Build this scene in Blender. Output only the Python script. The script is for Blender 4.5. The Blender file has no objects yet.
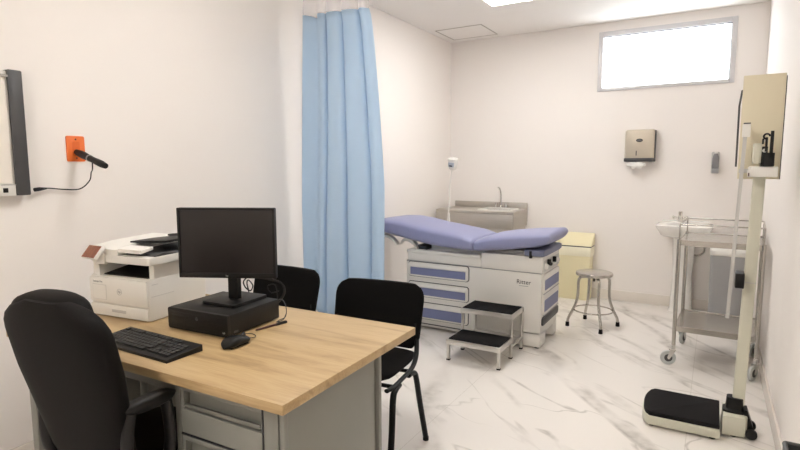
import bpy, bmesh, math, random
from mathutils import Vector, Matrix
random.seed(7)
PI = math.pi
R = math.radians
SC = bpy.context.scene
COL = SC.collection

# ------------------------------------------------------------------ materials
def nd(nt, kind, **kw):
    n = nt.nodes.new(kind)
    for k, v in kw.items():
        if k in n.inputs: n.inputs[k].default_value = v
        else: setattr(n, k, v)
    return n

def mat(name, col, rough=.5, metal=0., var=.03, scale=20., bump=0., bscale=200., trans=0., alpha=1., emit=None, estr=0., coat=0., spec=.5, sheen=0., stretch=None):
    m = bpy.data.materials.new(name); m.use_nodes = True
    nt = m.node_tree; b = nt.nodes['Principled BSDF']
    b.inputs['Roughness'].default_value = rough
    b.inputs['Metallic'].default_value = metal
    b.inputs['Specular IOR Level'].default_value = spec
    b.inputs['Coat Weight'].default_value = coat
    b.inputs['Sheen Weight'].default_value = sheen
    b.inputs['Transmission Weight'].default_value = trans
    b.inputs['Alpha'].default_value = alpha
    tc = nd(nt, 'ShaderNodeTexCoord'); mp = nd(nt, 'ShaderNodeMapping')
    nt.links.new(tc.outputs['Object'], mp.inputs['Vector'])
    if stretch: mp.inputs['Scale'].default_value = stretch
    nz = nd(nt, 'ShaderNodeTexNoise', Scale=scale, Detail=3.)
    nt.links.new(mp.outputs['Vector'], nz.inputs['Vector'])
    mx = nd(nt, 'ShaderNodeMix'); mx.data_type = 'RGBA'
    nt.links.new(nz.outputs['Fac'], mx.inputs['Factor'])
    mx.inputs['A'].default_value = tuple(max(0, c*(1-var)) for c in col) + (1,)
    mx.inputs['B'].default_value = tuple(min(1, c*(1+var)) for c in col) + (1,)
    nt.links.new(mx.outputs['Result'], b.inputs['Base Color'])
    if bump:
        n2 = nd(nt, 'ShaderNodeTexNoise', Scale=bscale, Detail=2.)
        nt.links.new(mp.outputs['Vector'], n2.inputs['Vector'])
        bp = nd(nt, 'ShaderNodeBump', Strength=bump, Distance=.002)
        nt.links.new(n2.outputs['Fac'], bp.inputs['Height']); nt.links.new(bp.outputs['Normal'], b.inputs['Normal'])
    if emit:
        b.inputs['Emission Color'].default_value = tuple(emit) + (1,); b.inputs['Emission Strength'].default_value = estr
    return m

WALLC = (.865, .824, .788)
M = {}
M['wall'] = mat('wall_paint', WALLC, .75, var=.012, scale=1.5, bump=.08, bscale=90)
M['ceil'] = mat('ceiling_paint', (.83, .80, .77), .8, var=.01, scale=1.2)
M['white'] = mat('white_plastic', (.76, .745, .70), .38, var=.015)
M['enamel'] = mat('enamelled_white_steel', (.72, .70, .655), .35, var=.015, scale=4)
M['ceramic'] = mat('ceramic', (.84, .82, .785), .14, var=.01, coat=.3)
M['alu'] = mat('window_aluminium', (.62, .61, .62), .45, .3, var=.03)
M['steel'] = mat('brushed_steel', (.50, .475, .44), .27, .95, var=.12, scale=30, stretch=(1, 1, 12))
M['steelh'] = mat('brushed_steel_sheet', (.50, .465, .42), .42, .6, var=.10, scale=8, stretch=(1, 14, 14))
M['chrome'] = mat('chrome', (.68, .66, .63), .16, 1., var=.03)
M['satin'] = mat('satin_steel', (.66, .64, .61), .28, .95, var=.06)
M['blk'] = mat('black_plastic', (.0055, .0048, .0045), .48, var=.1, spec=.35)
M['blk_gloss'] = mat('black_gloss', (.005, .0045, .0045), .42, spec=.3, var=.05)
M['blk_metal'] = mat('black_enamelled_tube', (.004, .0038, .0036), .42, spec=.25, var=.05)
M['fabric'] = mat('black_fabric', (.005, .0044, .0042), .92, var=.3, scale=300, bump=.5, bscale=500, spec=.12)
M['leather'] = mat('black_leatherette', (.0042, .0032, .0028), .62, var=.15, scale=40, bump=.25, bscale=260, spec=.14)
M['rubber'] = mat('black_rubber', (.007, .006, .0065), .8, var=.25, scale=150, bump=.4, bscale=300, spec=.2)
M['dkgrey'] = mat('dark_grey_plastic', (.055, .054, .056), .45, var=.05)
M['grey'] = mat('grey_plastic', (.33, .33, .335), .45, var=.03)
M['ltgrey'] = mat('light_grey_plastic', (.52, .51, .49), .45, var=.03)
M['bluepad'] = mat('blue_vinyl', (.262, .278, .45), .42, var=.03, scale=8, bump=.08, bscale=120)
M['bluepanel'] = mat('blue_panel', (.165, .185, .325), .4, var=.03)
M['padunder'] = mat('grey_blue_panel', (.17, .18, .26), .5, var=.04)
M['deskmetal'] = mat('grey_green_steel', (.235, .235, .21), .45, var=.02, scale=3)
M['deskshaded'] = mat('grey_green_steel_shaded', (.16, .155, .135), .5, var=.02)  # desk steel darkened, shade of recesses and knee hole painted in
M['cream'] = mat('cream_enamel', (.60, .59, .485), .38, var=.02)
M['tan'] = mat('tan_board', (.72, .655, .49), .5, var=.02, scale=3)
M['yellow'] = mat('pale_yellow_plastic', (.80, .73, .48), .45, var=.02)
M['yellowlt'] = mat('pale_cream_plastic', (.84, .80, .62), .45, var=.02)
M['orange'] = mat('orange_plastic', (.80, .17, .03), .4, var=.04)
M['champ'] = mat('champagne_steel', (.56, .50, .41), .36, .45, var=.06, scale=20, stretch=(1, 1, 10))
M['paper'] = mat('paper_towel', (.88, .87, .84), .9, var=.02, bump=.3, bscale=60)
M['binmetal'] = mat('bin_grey_blue', (.36, .36, .365), .45, .1, var=.03)
M['redbrown'] = mat('dark_red_plastic', (.06, .015, .012), .4)
M['wheel'] = mat('caster_grey', (.52, .54, .53), .5, var=.05)
M['screen'] = mat('touch_screen', (.24, .085, .05), .25, var=.35, scale=60)
M['film'] = mat('opal_screen', (.80, .75, .68), .35, var=.01)
M['smoke'] = mat('smoked_plastic', (.20, .20, .21), .2, var=.05)
M['ink'] = mat('dark_ink', (.03, .03, .035), .5)
M['greyink'] = mat('grey_ink', (.33, .33, .33), .5)
M['led'] = mat('led_diffuser', (.9, .9, .9), .5, emit=(1., .97, .93), estr=16.)
M['meshcloth'] = mat('white_net', (.85, .83, .84), .9, var=.05, scale=400, alpha=.38)

def curtain_mat():
    m = bpy.data.materials.new('blue_curtain_cloth'); m.use_nodes = True; nt = m.node_tree
    out = nt.nodes['Material Output']; b = nt.nodes['Principled BSDF']
    b.inputs['Roughness'].default_value = .7; b.inputs['Specular IOR Level'].default_value = .3
    tc = nd(nt, 'ShaderNodeTexCoord'); n = nd(nt, 'ShaderNodeTexNoise', Scale=2.5, Detail=3.)
    nt.links.new(tc.outputs['Object'], n.inputs['Vector'])
    mx = nd(nt, 'ShaderNodeMix'); mx.data_type = 'RGBA'
    mx.inputs['A'].default_value = (.555, .715, .875, 1); mx.inputs['B'].default_value = (.61, .76, .905, 1)
    nt.links.new(n.outputs['Fac'], mx.inputs['Factor']); nt.links.new(mx.outputs['Result'], b.inputs['Base Color'])
    w = nd(nt, 'ShaderNodeTexNoise', Scale=450., Detail=2.); nt.links.new(tc.outputs['Object'], w.inputs['Vector'])
    bp = nd(nt, 'ShaderNodeBump', Strength=.15, Distance=.001); nt.links.new(w.outputs['Fac'], bp.inputs['Height']); nt.links.new(bp.outputs['Normal'], b.inputs['Normal'])
    t = nd(nt, 'ShaderNodeBsdfTranslucent'); nt.links.new(mx.outputs['Result'], t.inputs['Color'])
    s = nd(nt, 'ShaderNodeMixShader'); s.inputs[0].default_value = .32
    nt.links.new(b.outputs[0], s.inputs[1]); nt.links.new(t.outputs[0], s.inputs[2]); nt.links.new(s.outputs[0], out.inputs['Surface'])
    return m
M['curtain'] = curtain_mat()

def glass_mat():
    m = bpy.data.materials.new('window_glass'); m.use_nodes = True; nt = m.node_tree
    out = nt.nodes['Material Output']; nt.nodes.remove(nt.nodes['Principled BSDF'])
    t = nd(nt, 'ShaderNodeBsdfTransparent'); t.inputs[0].default_value = (.97, .98, .98, 1)
    g = nd(nt, 'ShaderNodeBsdfGlossy'); g.inputs['Roughness'].default_value = .05
    s = nd(nt, 'ShaderNodeMixShader'); s.inputs[0].default_value = .06
    nt.links.new(t.outputs[0], s.inputs[1]); nt.links.new(g.outputs[0], s.inputs[2]); nt.links.new(s.outputs[0], out.inputs['Surface'])
    return m
M['glass'] = glass_mat()

def wood_mat():
    m = bpy.data.materials.new('light_oak_laminate'); m.use_nodes = True; nt = m.node_tree
    b = nt.nodes['Principled BSDF']; b.inputs['Roughness'].default_value = .42
    tc = nd(nt, 'ShaderNodeTexCoord'); mp = nd(nt, 'ShaderNodeMapping'); mp.inputs['Scale'].default_value = (1.2, 9., 9.)
    nt.links.new(tc.outputs['Object'], mp.inputs['Vector'])
    n1 = nd(nt, 'ShaderNodeTexNoise', Scale=1.6, Detail=6., Roughness=.6, Distortion=.5); nt.links.new(mp.outputs[0], n1.inputs['Vector'])
    mp2 = nd(nt, 'ShaderNodeMapping'); mp2.inputs['Scale'].default_value = (3., 60., 60.); nt.links.new(tc.outputs['Object'], mp2.inputs['Vector'])
    n2 = nd(nt, 'ShaderNodeTexNoise', Scale=3., Detail=4.); nt.links.new(mp2.outputs[0], n2.inputs['Vector'])
    r = nd(nt, 'ShaderNodeValToRGB'); e = r.color_ramp.elements
    e[0].position = .28; e[0].color = (.31, .205, .095, 1); e[1].position = .72; e[1].color = (.54, .395, .21, 1)
    x = r.color_ramp.elements.new(.47); x.color = (.475, .335, .17, 1)
    nt.links.new(n1.outputs['Fac'], r.inputs['Fac'])
    mx = nd(nt, 'ShaderNodeMix'); mx.data_type = 'RGBA'; mx.blend_type = 'MULTIPLY'; mx.inputs['Factor'].default_value = .35
    r2 = nd(nt, 'ShaderNodeValToRGB'); r2.color_ramp.elements[0].position = .3; r2.color_ramp.elements[0].color = (.7, .62, .5, 1); r2.color_ramp.elements[1].position = .6
    nt.links.new(n2.outputs['Fac'], r2.inputs['Fac']); nt.links.new(r.outputs[0], mx.inputs['A']); nt.links.new(r2.outputs[0], mx.inputs['B'])
    nt.links.new(mx.outputs['Result'], b.inputs['Base Color'])
    return m
M['wood'] = wood_mat()

def marble_mat(name, tiles=True):
    m = bpy.data.materials.new(name); m.use_nodes = True; nt = m.node_tree; L = nt.links
    b = nt.nodes['Principled BSDF']; b.inputs['Roughness'].default_value = .16; b.inputs['Specular IOR Level'].default_value = .45
    tc = nd(nt, 'ShaderNodeTexCoord')
    def vein(rot, scl, nscale, dist, width, seed, det):
        mr_ = nd(nt, 'ShaderNodeMapping'); mr_.inputs['Rotation'].default_value = (0, 0, rot); L.new(tc.outputs['Object'], mr_.inputs['Vector'])
        mp = nd(nt, 'ShaderNodeMapping'); mp.inputs['Scale'].default_value = scl; mp.inputs['Location'].default_value = (seed, seed*1.7, 0)
        L.new(mr_.outputs[0], mp.inputs['Vector'])
        n = nd(nt, 'ShaderNodeTexNoise', Scale=nscale, Detail=det, Roughness=.45, Distortion=dist); L.new(mp.outputs[0], n.inputs['Vector'])
        s = nd(nt, 'ShaderNodeMath', operation='SUBTRACT'); s.inputs[1].default_value = .5; L.new(n.outputs['Fac'], s.inputs[0])
        a = nd(nt, 'ShaderNodeMath', operation='ABSOLUTE'); L.new(s.outputs[0], a.inputs[0])
        r = nd(nt, 'ShaderNodeMapRange'); r.inputs['From Min'].default_value = 0; r.inputs['From Max'].default_value = width; r.inputs['To Min'].default_value = 1; r.inputs['To Max'].default_value = 0
        L.new(a.outputs[0], r.inputs['Value'])
        g = nd(nt, 'ShaderNodeTexNoise', Scale=nscale*1.3, Detail=2.); mp3 = nd(nt, 'ShaderNodeMapping'); mp3.inputs['Location'].default_value = (seed*3, 4, 0); L.new(tc.outputs['Object'], mp3.inputs['Vector']); L.new(mp3.outputs[0], g.inputs['Vector'])
        gr = nd(nt, 'ShaderNodeMapRange'); gr.inputs['From Min'].default_value = .42; gr.inputs['From Max'].default_value = .62; L.new(g.outputs['Fac'], gr.inputs['Value'])
        mu = nd(nt, 'ShaderNodeMath', operation='MULTIPLY'); L.new(r.outputs[0], mu.inputs[0]); L.new(gr.outputs[0], mu.inputs[1])
        return mu.outputs[0]
    v1 = vein(R(46), (.34, 1.7, 1), 1.15, .25, .040, 5.3, 2.5)
    v2 = vein(R(40), (.34, 1.5, 1), 2.0, .3, .020, 8.4, 3.)
    v3 = vein(R(20), (.5, 1.3, 1), 1.4, .4, .007, 1.4, 3.5)
    def mul(a, k):
        q = nd(nt, 'ShaderNodeMath', operation='MULTIPLY'); q.inputs[1].default_value = k; L.new(a, q.inputs[0]); return q.outputs[0]
    def mx_(a, c):
        q = nd(nt, 'ShaderNodeMath', operation='MAXIMUM'); L.new(a, q.inputs[0]); L.new(c, q.inputs[1]); return q.outputs[0]
    v = mx_(mx_(mul(v1, .70), mul(v2, .55)), mul(v3, .55))
    mt = nd(nt, 'ShaderNodeTexNoise', Scale=14., Detail=4.); L.new(tc.outputs['Object'], mt.inputs['Vector'])
    mr = nd(nt, 'ShaderNodeMapRange'); mr.inputs['From Min'].default_value = .35; mr.inputs['From Max'].default_value = .6; mr.inputs['To Min'].default_value = .45; L.new(mt.outputs['Fac'], mr.inputs['Value'])
    mm = nd(nt, 'ShaderNodeMath', operation='MULTIPLY'); L.new(v, mm.inputs[0]); L.new(mr.outputs[0], mm.inputs[1]); v = mm.outputs[0]
    base = nd(nt, 'ShaderNodeMix'); base.data_type = 'RGBA'
    base.inputs['A'].default_value = (.815, .78, .74, 1); base.inputs['B'].default_value = (.30, .27, .24, 1)
    L.new(v, base.inputs['Factor'])
    res = base.outputs['Result']
    if tiles:
        sx = nd(nt, 'ShaderNodeSeparateXYZ'); L.new(tc.outputs['Object'], sx.inputs[0])
        def line(sock, off, per, w):
            a = nd(nt, 'ShaderNodeMath', operation='ADD'); a.inputs[1].default_value = off; L.new(sock, a.inputs[0])
            d = nd(nt, 'ShaderNodeMath', operation='PINGPONG'); d.inputs[1].default_value = per/2; L.new(a.outputs[0], d.inputs[0])
            c = nd(nt, 'ShaderNodeMath', operation='LESS_THAN'); c.inputs[1].default_value = w; L.new(d.outputs[0], c.inputs[0]); return c.outputs[0]
        lx = line(sx.outputs['X'], .0545, 1.19, .0012)
        g = mul(lx, .5)
        t = nd(nt, 'ShaderNodeMix'); t.data_type = 'RGBA'; t.inputs['B'].default_value = (.42, .38, .33, 1)
        L.new(g, t.inputs['Factor']); L.new(res, t.inputs['A']); res = t.outputs['Result']
    L.new(res, b.inputs['Base Color'])
    return m
M['floor'] = marble_mat('polished_marble_tile'); M['skirt'] = mat('pale_tile_skirting', (.76, .71, .65), .25, var=.07, scale=5)

# ------------------------------------------------------------------ geometry helpers
def box(bm, c, s, bev=0., rz=0., seg=2, rot=None):
    m = Matrix.Translation(c) @ (rot.to_4x4() if rot else Matrix.Rotation(rz, 4, 'Z')) @ Matrix.Diagonal((s[0], s[1], s[2], 1))
    g = bmesh.ops.create_cube(bm, size=1., matrix=m)
    if bev > 0:
        vs = set(g['verts']); es = [e for e in bm.edges if e.verts[0] in vs and e.verts[1] in vs]
        bmesh.ops.bevel(bm, geom=es, offset=min(bev, min(s)*.45), segments=seg, affect='EDGES', profile=.5, clamp_overlap=True)
    return bm

def b2(bm, x0, x1, y0, y1, z0, z1, bev=0.):
    return box(bm, ((x0+x1)/2, (y0+y1)/2, (z0+z1)/2), (abs(x1-x0), abs(y1-y0), abs(z1-z0)), bev)

def smooth_path(pts, n=8, closed=False):
    P = [Vector(p) for p in pts]; out = []
    N = len(P); rng = N if closed else N-1
    for i in range(rng):
        p0 = P[(i-1) % N] if (closed or i > 0) else P[0]*2-P[1]
        p1 = P[i]; p2 = P[(i+1) % N]; p3 = P[(i+2) % N] if (closed or i+2 < N) else P[-1]*2-P[-2]
        for k in range(n):
            t = k/n
            out.append(.5*((2*p1)+(-p0+p2)*t+(2*p0-5*p1+4*p2-p3)*t*t+(-p0+3*p1-3*p2+p3)*t**3))
    if not closed: out.append(P[-1])
    return out

def tube(bm, pts, r, seg=10, closed=False, cap=True, ry=None):
    P = [Vector(p) for p in pts]; N = len(P); rings = []
    up = Vector((0, 0, 1)); prev = None
    for i, p in enumerate(P):
        a = P[(i-1) % N] if (closed or i > 0) else p; c = P[(i+1) % N] if (closed or i < N-1) else p
        t = (c-a).normalized() if (c-a).length > 1e-9 else Vector((0, 0, 1))
        if prev is None:
            u = t.cross(up) if abs(t.z) < .95 else t.cross(Vector((0, 1, 0)))
            u.normalize()
        else:
            u = (prev - t*prev.dot(t)); u = u.normalized() if u.length > 1e-6 else t.orthogonal().normalized()
        prev = u; w = t.cross(u).normalized()
        rr = r[i] if isinstance(r, (list, tuple)) else r
        rings.append([bm.verts.new(p + u*math.cos(2*PI*k/seg)*rr + w*math.sin(2*PI*k/seg)*(rr if ry is None else ry)) for k in range(seg)])
    last = N if closed else N-1
    for i in range(last):
        A, B = rings[i], rings[(i+1) % N]
        for k in range(seg): bm.faces.new((A[k], A[(k+1) % seg], B[(k+1) % seg], B[k]))
    if cap and not closed:
        bm.faces.new(rings[0][::-1]); bm.faces.new(rings[-1])
    return bm

def cyl(bm, p0, p1, r, seg=20): return tube(bm, [p0, p1], r, seg)

def lathe(bm, prof, c=(0, 0, 0), seg=32, rot=None):
    rings = []; c = Vector(c)
    for r, z in prof:
        ring = []
        for k in range(seg):
            v = Vector((r*math.cos(2*PI*k/seg), r*math.sin(2*PI*k/seg), z))
            if rot: v = rot @ v
            ring.append(bm.verts.new(c+v))
        rings.append(ring)
    for A, B in zip(rings, rings[1:]):
        for k in range(seg): bm.faces.new((A[k], A[(k+1) % seg], B[(k+1) % seg], B[k]))
    bm.faces.new(rings[0][::-1]); bm.faces.new(rings[-1]); return bm

def superring(c, ax, ay, n=4, seg=28):
    out = []
    for k in range(seg):
        t = 2*PI*k/seg; co, si = math.cos(t), math.sin(t)
        out.append(Vector(c) + ax*(math.copysign(abs(co)**(2/n), co)) + ay*(math.copysign(abs(si)**(2/n), si)))
    return out

def loft(bm, rings):
    V = [[bm.verts.new(p) for p in r] for r in rings]; n = len(V[0])
    for A, B in zip(V, V[1:]):
        for k in range(n): bm.faces.new((A[k], A[(k+1) % n], B[(k+1) % n], B[k]))
    bm.faces.new(V[0][::-1]); bm.faces.new(V[-1]); return bm

def prism(bm, poly, z0, z1, rot=None, loc=(0, 0, 0), bev=0.):
    """extrude a 2D polygon (x,y) from z0 to z1, then rotate and move"""
    loc = Vector(loc)
    def T(v): return (rot @ Vector(v) if rot else Vector(v)) + loc
    a = [bm.verts.new(T((x, y, z0))) for x, y in poly]; b = [bm.verts.new(T((x, y, z1))) for x, y in poly]; n = len(poly)
    fs = [bm.faces.new(a[::-1]), bm.faces.new(b)]
    for k in range(n): fs.append(bm.faces.new((a[k], a[(k+1) % n], b[(k+1) % n], b[k])))
    if bev:
        es = set(e for f in fs[:2] for e in f.edges)
        bmesh.ops.bevel(bm, geom=list(es), offset=bev, segments=2, affect='EDGES', profile=.5)
    return bm

def rrect(x0, x1, y0, y1, r, seg=5):
    out = []
    for cx, cy, a in ((x1-r, y1-r, 0), (x0+r, y1-r, 90), (x0+r, y0+r, 180), (x1-r, y0+r, 270)):
        for k in range(seg+1):
            t = R(a+90*k/seg); out.append((cx+r*math.cos(t), cy+r*math.sin(t)))
    return out
FRONT = Matrix(((1, 0, 0), (0, 0, -1), (0, 1, 0)))    # polygon (x,z), extruded towards -y
SIDE = Matrix(((0, 0, 1), (1, 0, 0), (0, 1, 0)))      # polygon (y,z), extruded towards +x

def BM(): return bmesh.new()
def obj(name, bm, m, parent=None, smooth=True, angle=40, label=None):
    bmesh.ops.recalc_face_normals(bm, faces=bm.faces[:])
    me = bpy.data.meshes.new(name); bm.to_mesh(me); bm.free()
    for k in (m if isinstance(m, (list, tuple)) else [m]): me.materials.append(k)
    if smooth:
        for p in me.polygons: p.use_smooth = True
        me.set_sharp_from_angle(angle=R(angle))
    o = bpy.data.objects.new(name, me); COL.objects.link(o)
    if parent: o.parent = parent
    if label: o['label'] = label
    return o
def root(name, label, cat, loc=(0, 0, 0), rz=0., group=None):
    o = bpy.data.objects.new(name, None); COL.objects.link(o); o.empty_display_size = .1
    o.location = loc; o.rotation_euler = (0, 0, rz); tag(o, label, cat, group); return o
def tag(o, label, cat, group=None):
    o['label'] = label; o['category'] = cat
    if group: o['group'] = group
    return o
def struct(name, bm, m, parent=None, **k):
    o = obj(name, bm, m, parent, **k)
    if not parent: o['kind'] = 'structure'
    return o
def text(name, s, size, m, loc, rot, parent, ext=.0006, align='CENTER', sx=1.):
    cu = bpy.data.curves.new(name, 'FONT'); cu.body = s; cu.size = size; cu.extrude = ext; cu.align_x = align; cu.align_y = 'CENTER'; cu.resolution_u = 3
    cu.materials.append(m)
    f = bpy.data.objects.new(name + '_font', cu); COL.objects.link(f)
    bpy.context.view_layer.update()
    me = bpy.data.meshes.new_from_object(f.evaluated_get(bpy.context.evaluated_depsgraph_get())); me.name = name
    bpy.data.objects.remove(f); bpy.data.curves.remove(cu)
    if not me.materials: me.materials.append(m)
    o = bpy.data.objects.new(name, me); COL.objects.link(o); o.location = loc; o.rotation_euler = rot; o.scale = (sx, 1, 1); o.parent = parent; return o

# ------------------------------------------------------------------ camera
CAM_H = 1.37
cam = bpy.data.cameras.new('camera'); co = bpy.data.objects.new('camera', cam); COL.objects.link(co)
cam.sensor_width = 36; cam.lens = 530.7/800*36; cam.clip_start = .02
co.location = (0, 0, CAM_H)
co.matrix_world = Matrix.Translation((0, 0, CAM_H)) @ Matrix.Rotation(R(30.6), 4, 'Z') @ Matrix.Rotation(R(90-6.38), 4, 'X') @ Matrix.Rotation(R(-.15), 4, 'Z')
SC.camera = co

# ------------------------------------------------------------------ room shell
XL, XR, YB, YF, ZC = -2.675, .335, 5.69, -1.5, 2.76
T = .12
WX0, WX1, WZ0, WZ1 = -1.062, .103, 2.10, 2.674
bm = BM(); b2(bm, XL-T, XR+T, YF-T, YB+T, -.1, 0); struct('floor', bm, M['floor'])
bm = BM(); b2(bm, XL-T, XR+T, YF-T, YB+T, ZC, ZC+.1); struct('ceiling', bm, M['ceil'])
bm = BM(); b2(bm, XL-T, XL, YF-T, YB+T, 0, ZC); struct('wall_left', bm, M['wall'])
bm = BM(); b2(bm, XR, XR+T, YF-T, YB+T, 0, ZC); struct('wall_right', bm, M['wall'])
bm = BM(); b2(bm, XL, XR, YF-T, YF, 0, ZC); struct('wall_front', bm, M['wall'])
bm = BM()
b2(bm, XL, WX0, YB, YB+T, 0, ZC); b2(bm, WX1, XR, YB, YB+T, 0, ZC); b2(bm, WX0, WX1, YB, YB+T, 0, WZ0); b2(bm, WX0, WX1, YB, YB+T, WZ1, ZC)
struct('wall_back', bm, M['wall'])
# skirting
bm = BM(); b2(bm, XL+.012, XR-.012, YB-.012, YB, 0, .10, .003); struct('baseboard_back', bm, M['skirt'])
bm = BM(); b2(bm, XR-.012, XR, YF, YB, 0, .10, .003); struct('baseboard_right', bm, M['skirt'])
bm = BM(); b2(bm, XL, XL+.012, YF, YB, 0, .10, .003); struct('baseboard_left', bm, M['skirt'])
# window
bm = BM(); fw = .042
y0, y1 = YB-.012, YB+.05
b2(bm, WX0, WX0+fw, y0, y1, WZ0, WZ1, .004); b2(bm, WX1-fw, WX1, y0, y1, WZ0, WZ1, .004)
b2(bm, WX0+fw, WX1-fw, y0, y1, WZ0, WZ0+fw*.8, .004); b2(bm, WX0+fw, WX1-fw, y0, y1, WZ1-fw*1.1, WZ1, .004)
win = struct('window_1', bm, M['alu'])
bm = BM(); b2(bm, WX0+fw, WX1-fw, YB+.015, YB+.021, WZ0+fw*.8, WZ1-fw*1.1); g = obj('pane', bm, M['glass'], win)
bm = BM()
for (a, b_, c, d) in ((WX0+fw, WX1-fw, WZ1-fw*1.1-.008, WZ1-fw*1.1), (WX1-fw-.006, WX1-fw, WZ0+fw*.8, WZ1-fw*1.1)): b2(bm, a, b_, YB+.005, YB+.015, c, d)
obj('gasket', bm, M['dkgrey'], win)
# ceiling hatch
bm = BM()
hx0, hx1, hy0, hy1 = -2.585, -2.07, 5.09, 5.56
for (a, b_, c, d) in ((hx0, hx1, hy0, hy0+.012), (hx0, hx1, hy1-.012, hy1), (hx0, hx0+.012, hy0, hy1), (hx1-.012, hx1, hy0, hy1)): b2(bm, a, b_, c, d, ZC-.004, ZC-.0005, .001)
h = struct('trim_1', bm, mat('hatch_frame', (.42, .38, .34), .6))
h['label'] = 'square access hatch frame in the ceiling corner'
bm = BM(); b2(bm, hx0+.014, hx1-.014, hy0+.014, hy1-.014, ZC-.003, ZC-.0005); obj('hatch_panel', bm, M['ceil'], h)

# ceiling lamps (LED panels)
def led(x0, y0, label, w=.6, d=.6):
    t = root('ceiling_light', label, 'ceiling light', (x0+w/2, y0+d/2, ZC), group='led panels in the ceiling')
    bm = BM()
    for (a, b_, c, e) in ((-w/2, w/2, -d/2, -d/2+.014), (-w/2, w/2, d/2-.014, d/2), (-w/2, -w/2+.014, -d/2+.014, d/2-.014), (w/2-.014, w/2, -d/2+.014, d/2-.014)): b2(bm, a, b_, c, e, -.012, 0, .002)
    obj('frame', bm, M['white'], t)
    bm = BM(); b2(bm, -w/2+.014, w/2-.014, -d/2+.014, d/2-.014, -.008, -.001); obj('diffuser', bm, M['led'], t)
led(-1.765, 3.97, 'square white led ceiling panel glowing above the exam table')
led(-1.55, 1.50, 'added unseen white led ceiling panel above the wooden desk')  # unseen panel added over the desk, placed to even the wall light
led(-1.35, -1.05, 'added unseen white led fill panel near the front wall')  # unseen panel added behind the camera as fill for the front half

# ------------------------------------------------------------------ desk
t = root('desk', 'office desk with light oak top and grey-green steel drawers', 'desk', (-1.637, 1.339, 0), R(2.))
DW, DD = .6875, .3825
bm = BM(); b2(bm, -DW, DW, -DD, DD, .72, .75, .003); obj('desktop', bm, M['wood'], t)
px0, px1, py0, py1 = .208, .634, -.335, .158      # pedestal (local)
bm = BM()
b2(bm, px0, px0+.022, py0, py1-.03, .06, .718); b2(bm, px1-.062, px1-.008, py0, py0+.02, .06, .718, .004)       # stiles
b2(bm, px0+.022, px1-.062, py0, py0+.02, .70, .718); b2(bm, px0+.022, px1-.062, py0, py0+.02, .06, .10)
b2(bm, px0+.022, px1-.045, py0+.03, py1-.03, .06, .08)
obj('pedestal', bm, M['deskmetal'], t)
bm = BM(); b2(bm, px1+.004, px1+.018, py0+.012, py1-.025, .04, .718, .003); obj('side_panel', bm, M['deskmetal'], t)
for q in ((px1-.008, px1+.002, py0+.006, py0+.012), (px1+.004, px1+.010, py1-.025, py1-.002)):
    bm = BM(); b2(bm, *q, .04, .718); obj('recess_shade_strip', bm, M['deskshaded'], t)  # dark strips paint the shade inside the grooves
for (sx, yy) in ((px1+.002, py1), ):
    bm = BM(); b2(bm, sx-.02, sx+.022, yy-.004, yy+.016, 0, .718, .004); obj('leg', bm, M['deskmetal'], t)
bm = BM(); b2(bm, px1, px1+.018, py0-.004, py0+.014, 0, .718, .004); obj('leg', bm, M['deskmetal'], t)
bm = BM(); b2(bm, px0+.002, px0+.03, py1-.03, py1-.002, 0, .718, .003); obj('leg', bm, M['deskmetal'], t)
bm = BM(); b2(bm, px0+.002, px0+.02, py0+.02, py0+.04, 0, .06, .003); obj('leg', bm, M['deskmetal'], t)
zs = [(.545, .697), (.388, .537), (.105, .380)]
for z0, z1 in zs:
    x0, x1 = px0+.026, px1-.066
    bm = BM()
    b2(bm, x0, x1, py0-.002, py0+.018, z0, z1-.075, .003)          # lower face
    b2(bm, x0, x1, py0-.002, py0+.018, z1-.016, z1, .003)            # upper lip
    b2(bm, x0, x0+.012, py0, py0+.018, z1-.075, z1-.016); b2(bm, x1-.004, x1, py0, py0+.018, z1-.075, z1-.016)
    b2(bm, x0+.012, x1-.004, py0+.022, py0+.03, z1-.078, z1-.01)
    b2(bm, x0+.004, x1-.004, py0+.03, py1-.06, z0+.01, z1-.02)
    d = obj('drawer', bm, M['deskmetal'], t)
    bm = BM(); box(bm, ((x0+x1)/2, py0+.010, z1-.066), (x1-x0-.02, .022, .012), .002, rot=Matrix.Rotation(R(-25), 3, 'X')); obj('finger_pull', bm, M['deskshaded'], d)  # pull takes the darkened steel, its recess shade is in the colour
    bm = BM()
    for (a, b_, c, e) in ((x0-.0035, x1+.0035, z1, z1+.0035), (x1, x1+.0035, z0-.003, z1)): b2(bm, a, b_, py0-.0015, py0+.004, c, e)
    obj('gap', bm, M['ink'], d)
bm = BM(); b2(bm, -.63, px0, py0+.02, py0+.035, .655, .718, .003); obj('apron', bm, M['deskmetal'], t)
bm = BM(); b2(bm, -.63, px1-.01, py1+.002, py1+.016, .04, .718, .003); obj('modesty_panel', bm, M['deskshaded'], t)  # darkened steel paints in the shade of the knee hole
for yy in (py0+.02, py1-.02):
    bm = BM(); b2(bm, -.668, -.628, yy-.014, yy+.014, 0, .718, .004); obj('leg', bm, M['deskmetal'], t)
bm = BM(); b2(bm, -.65, -.636, py0+.034, py1+.014, .04, .718, .003); obj('end_panel', bm, M['deskmetal'], t)

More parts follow.
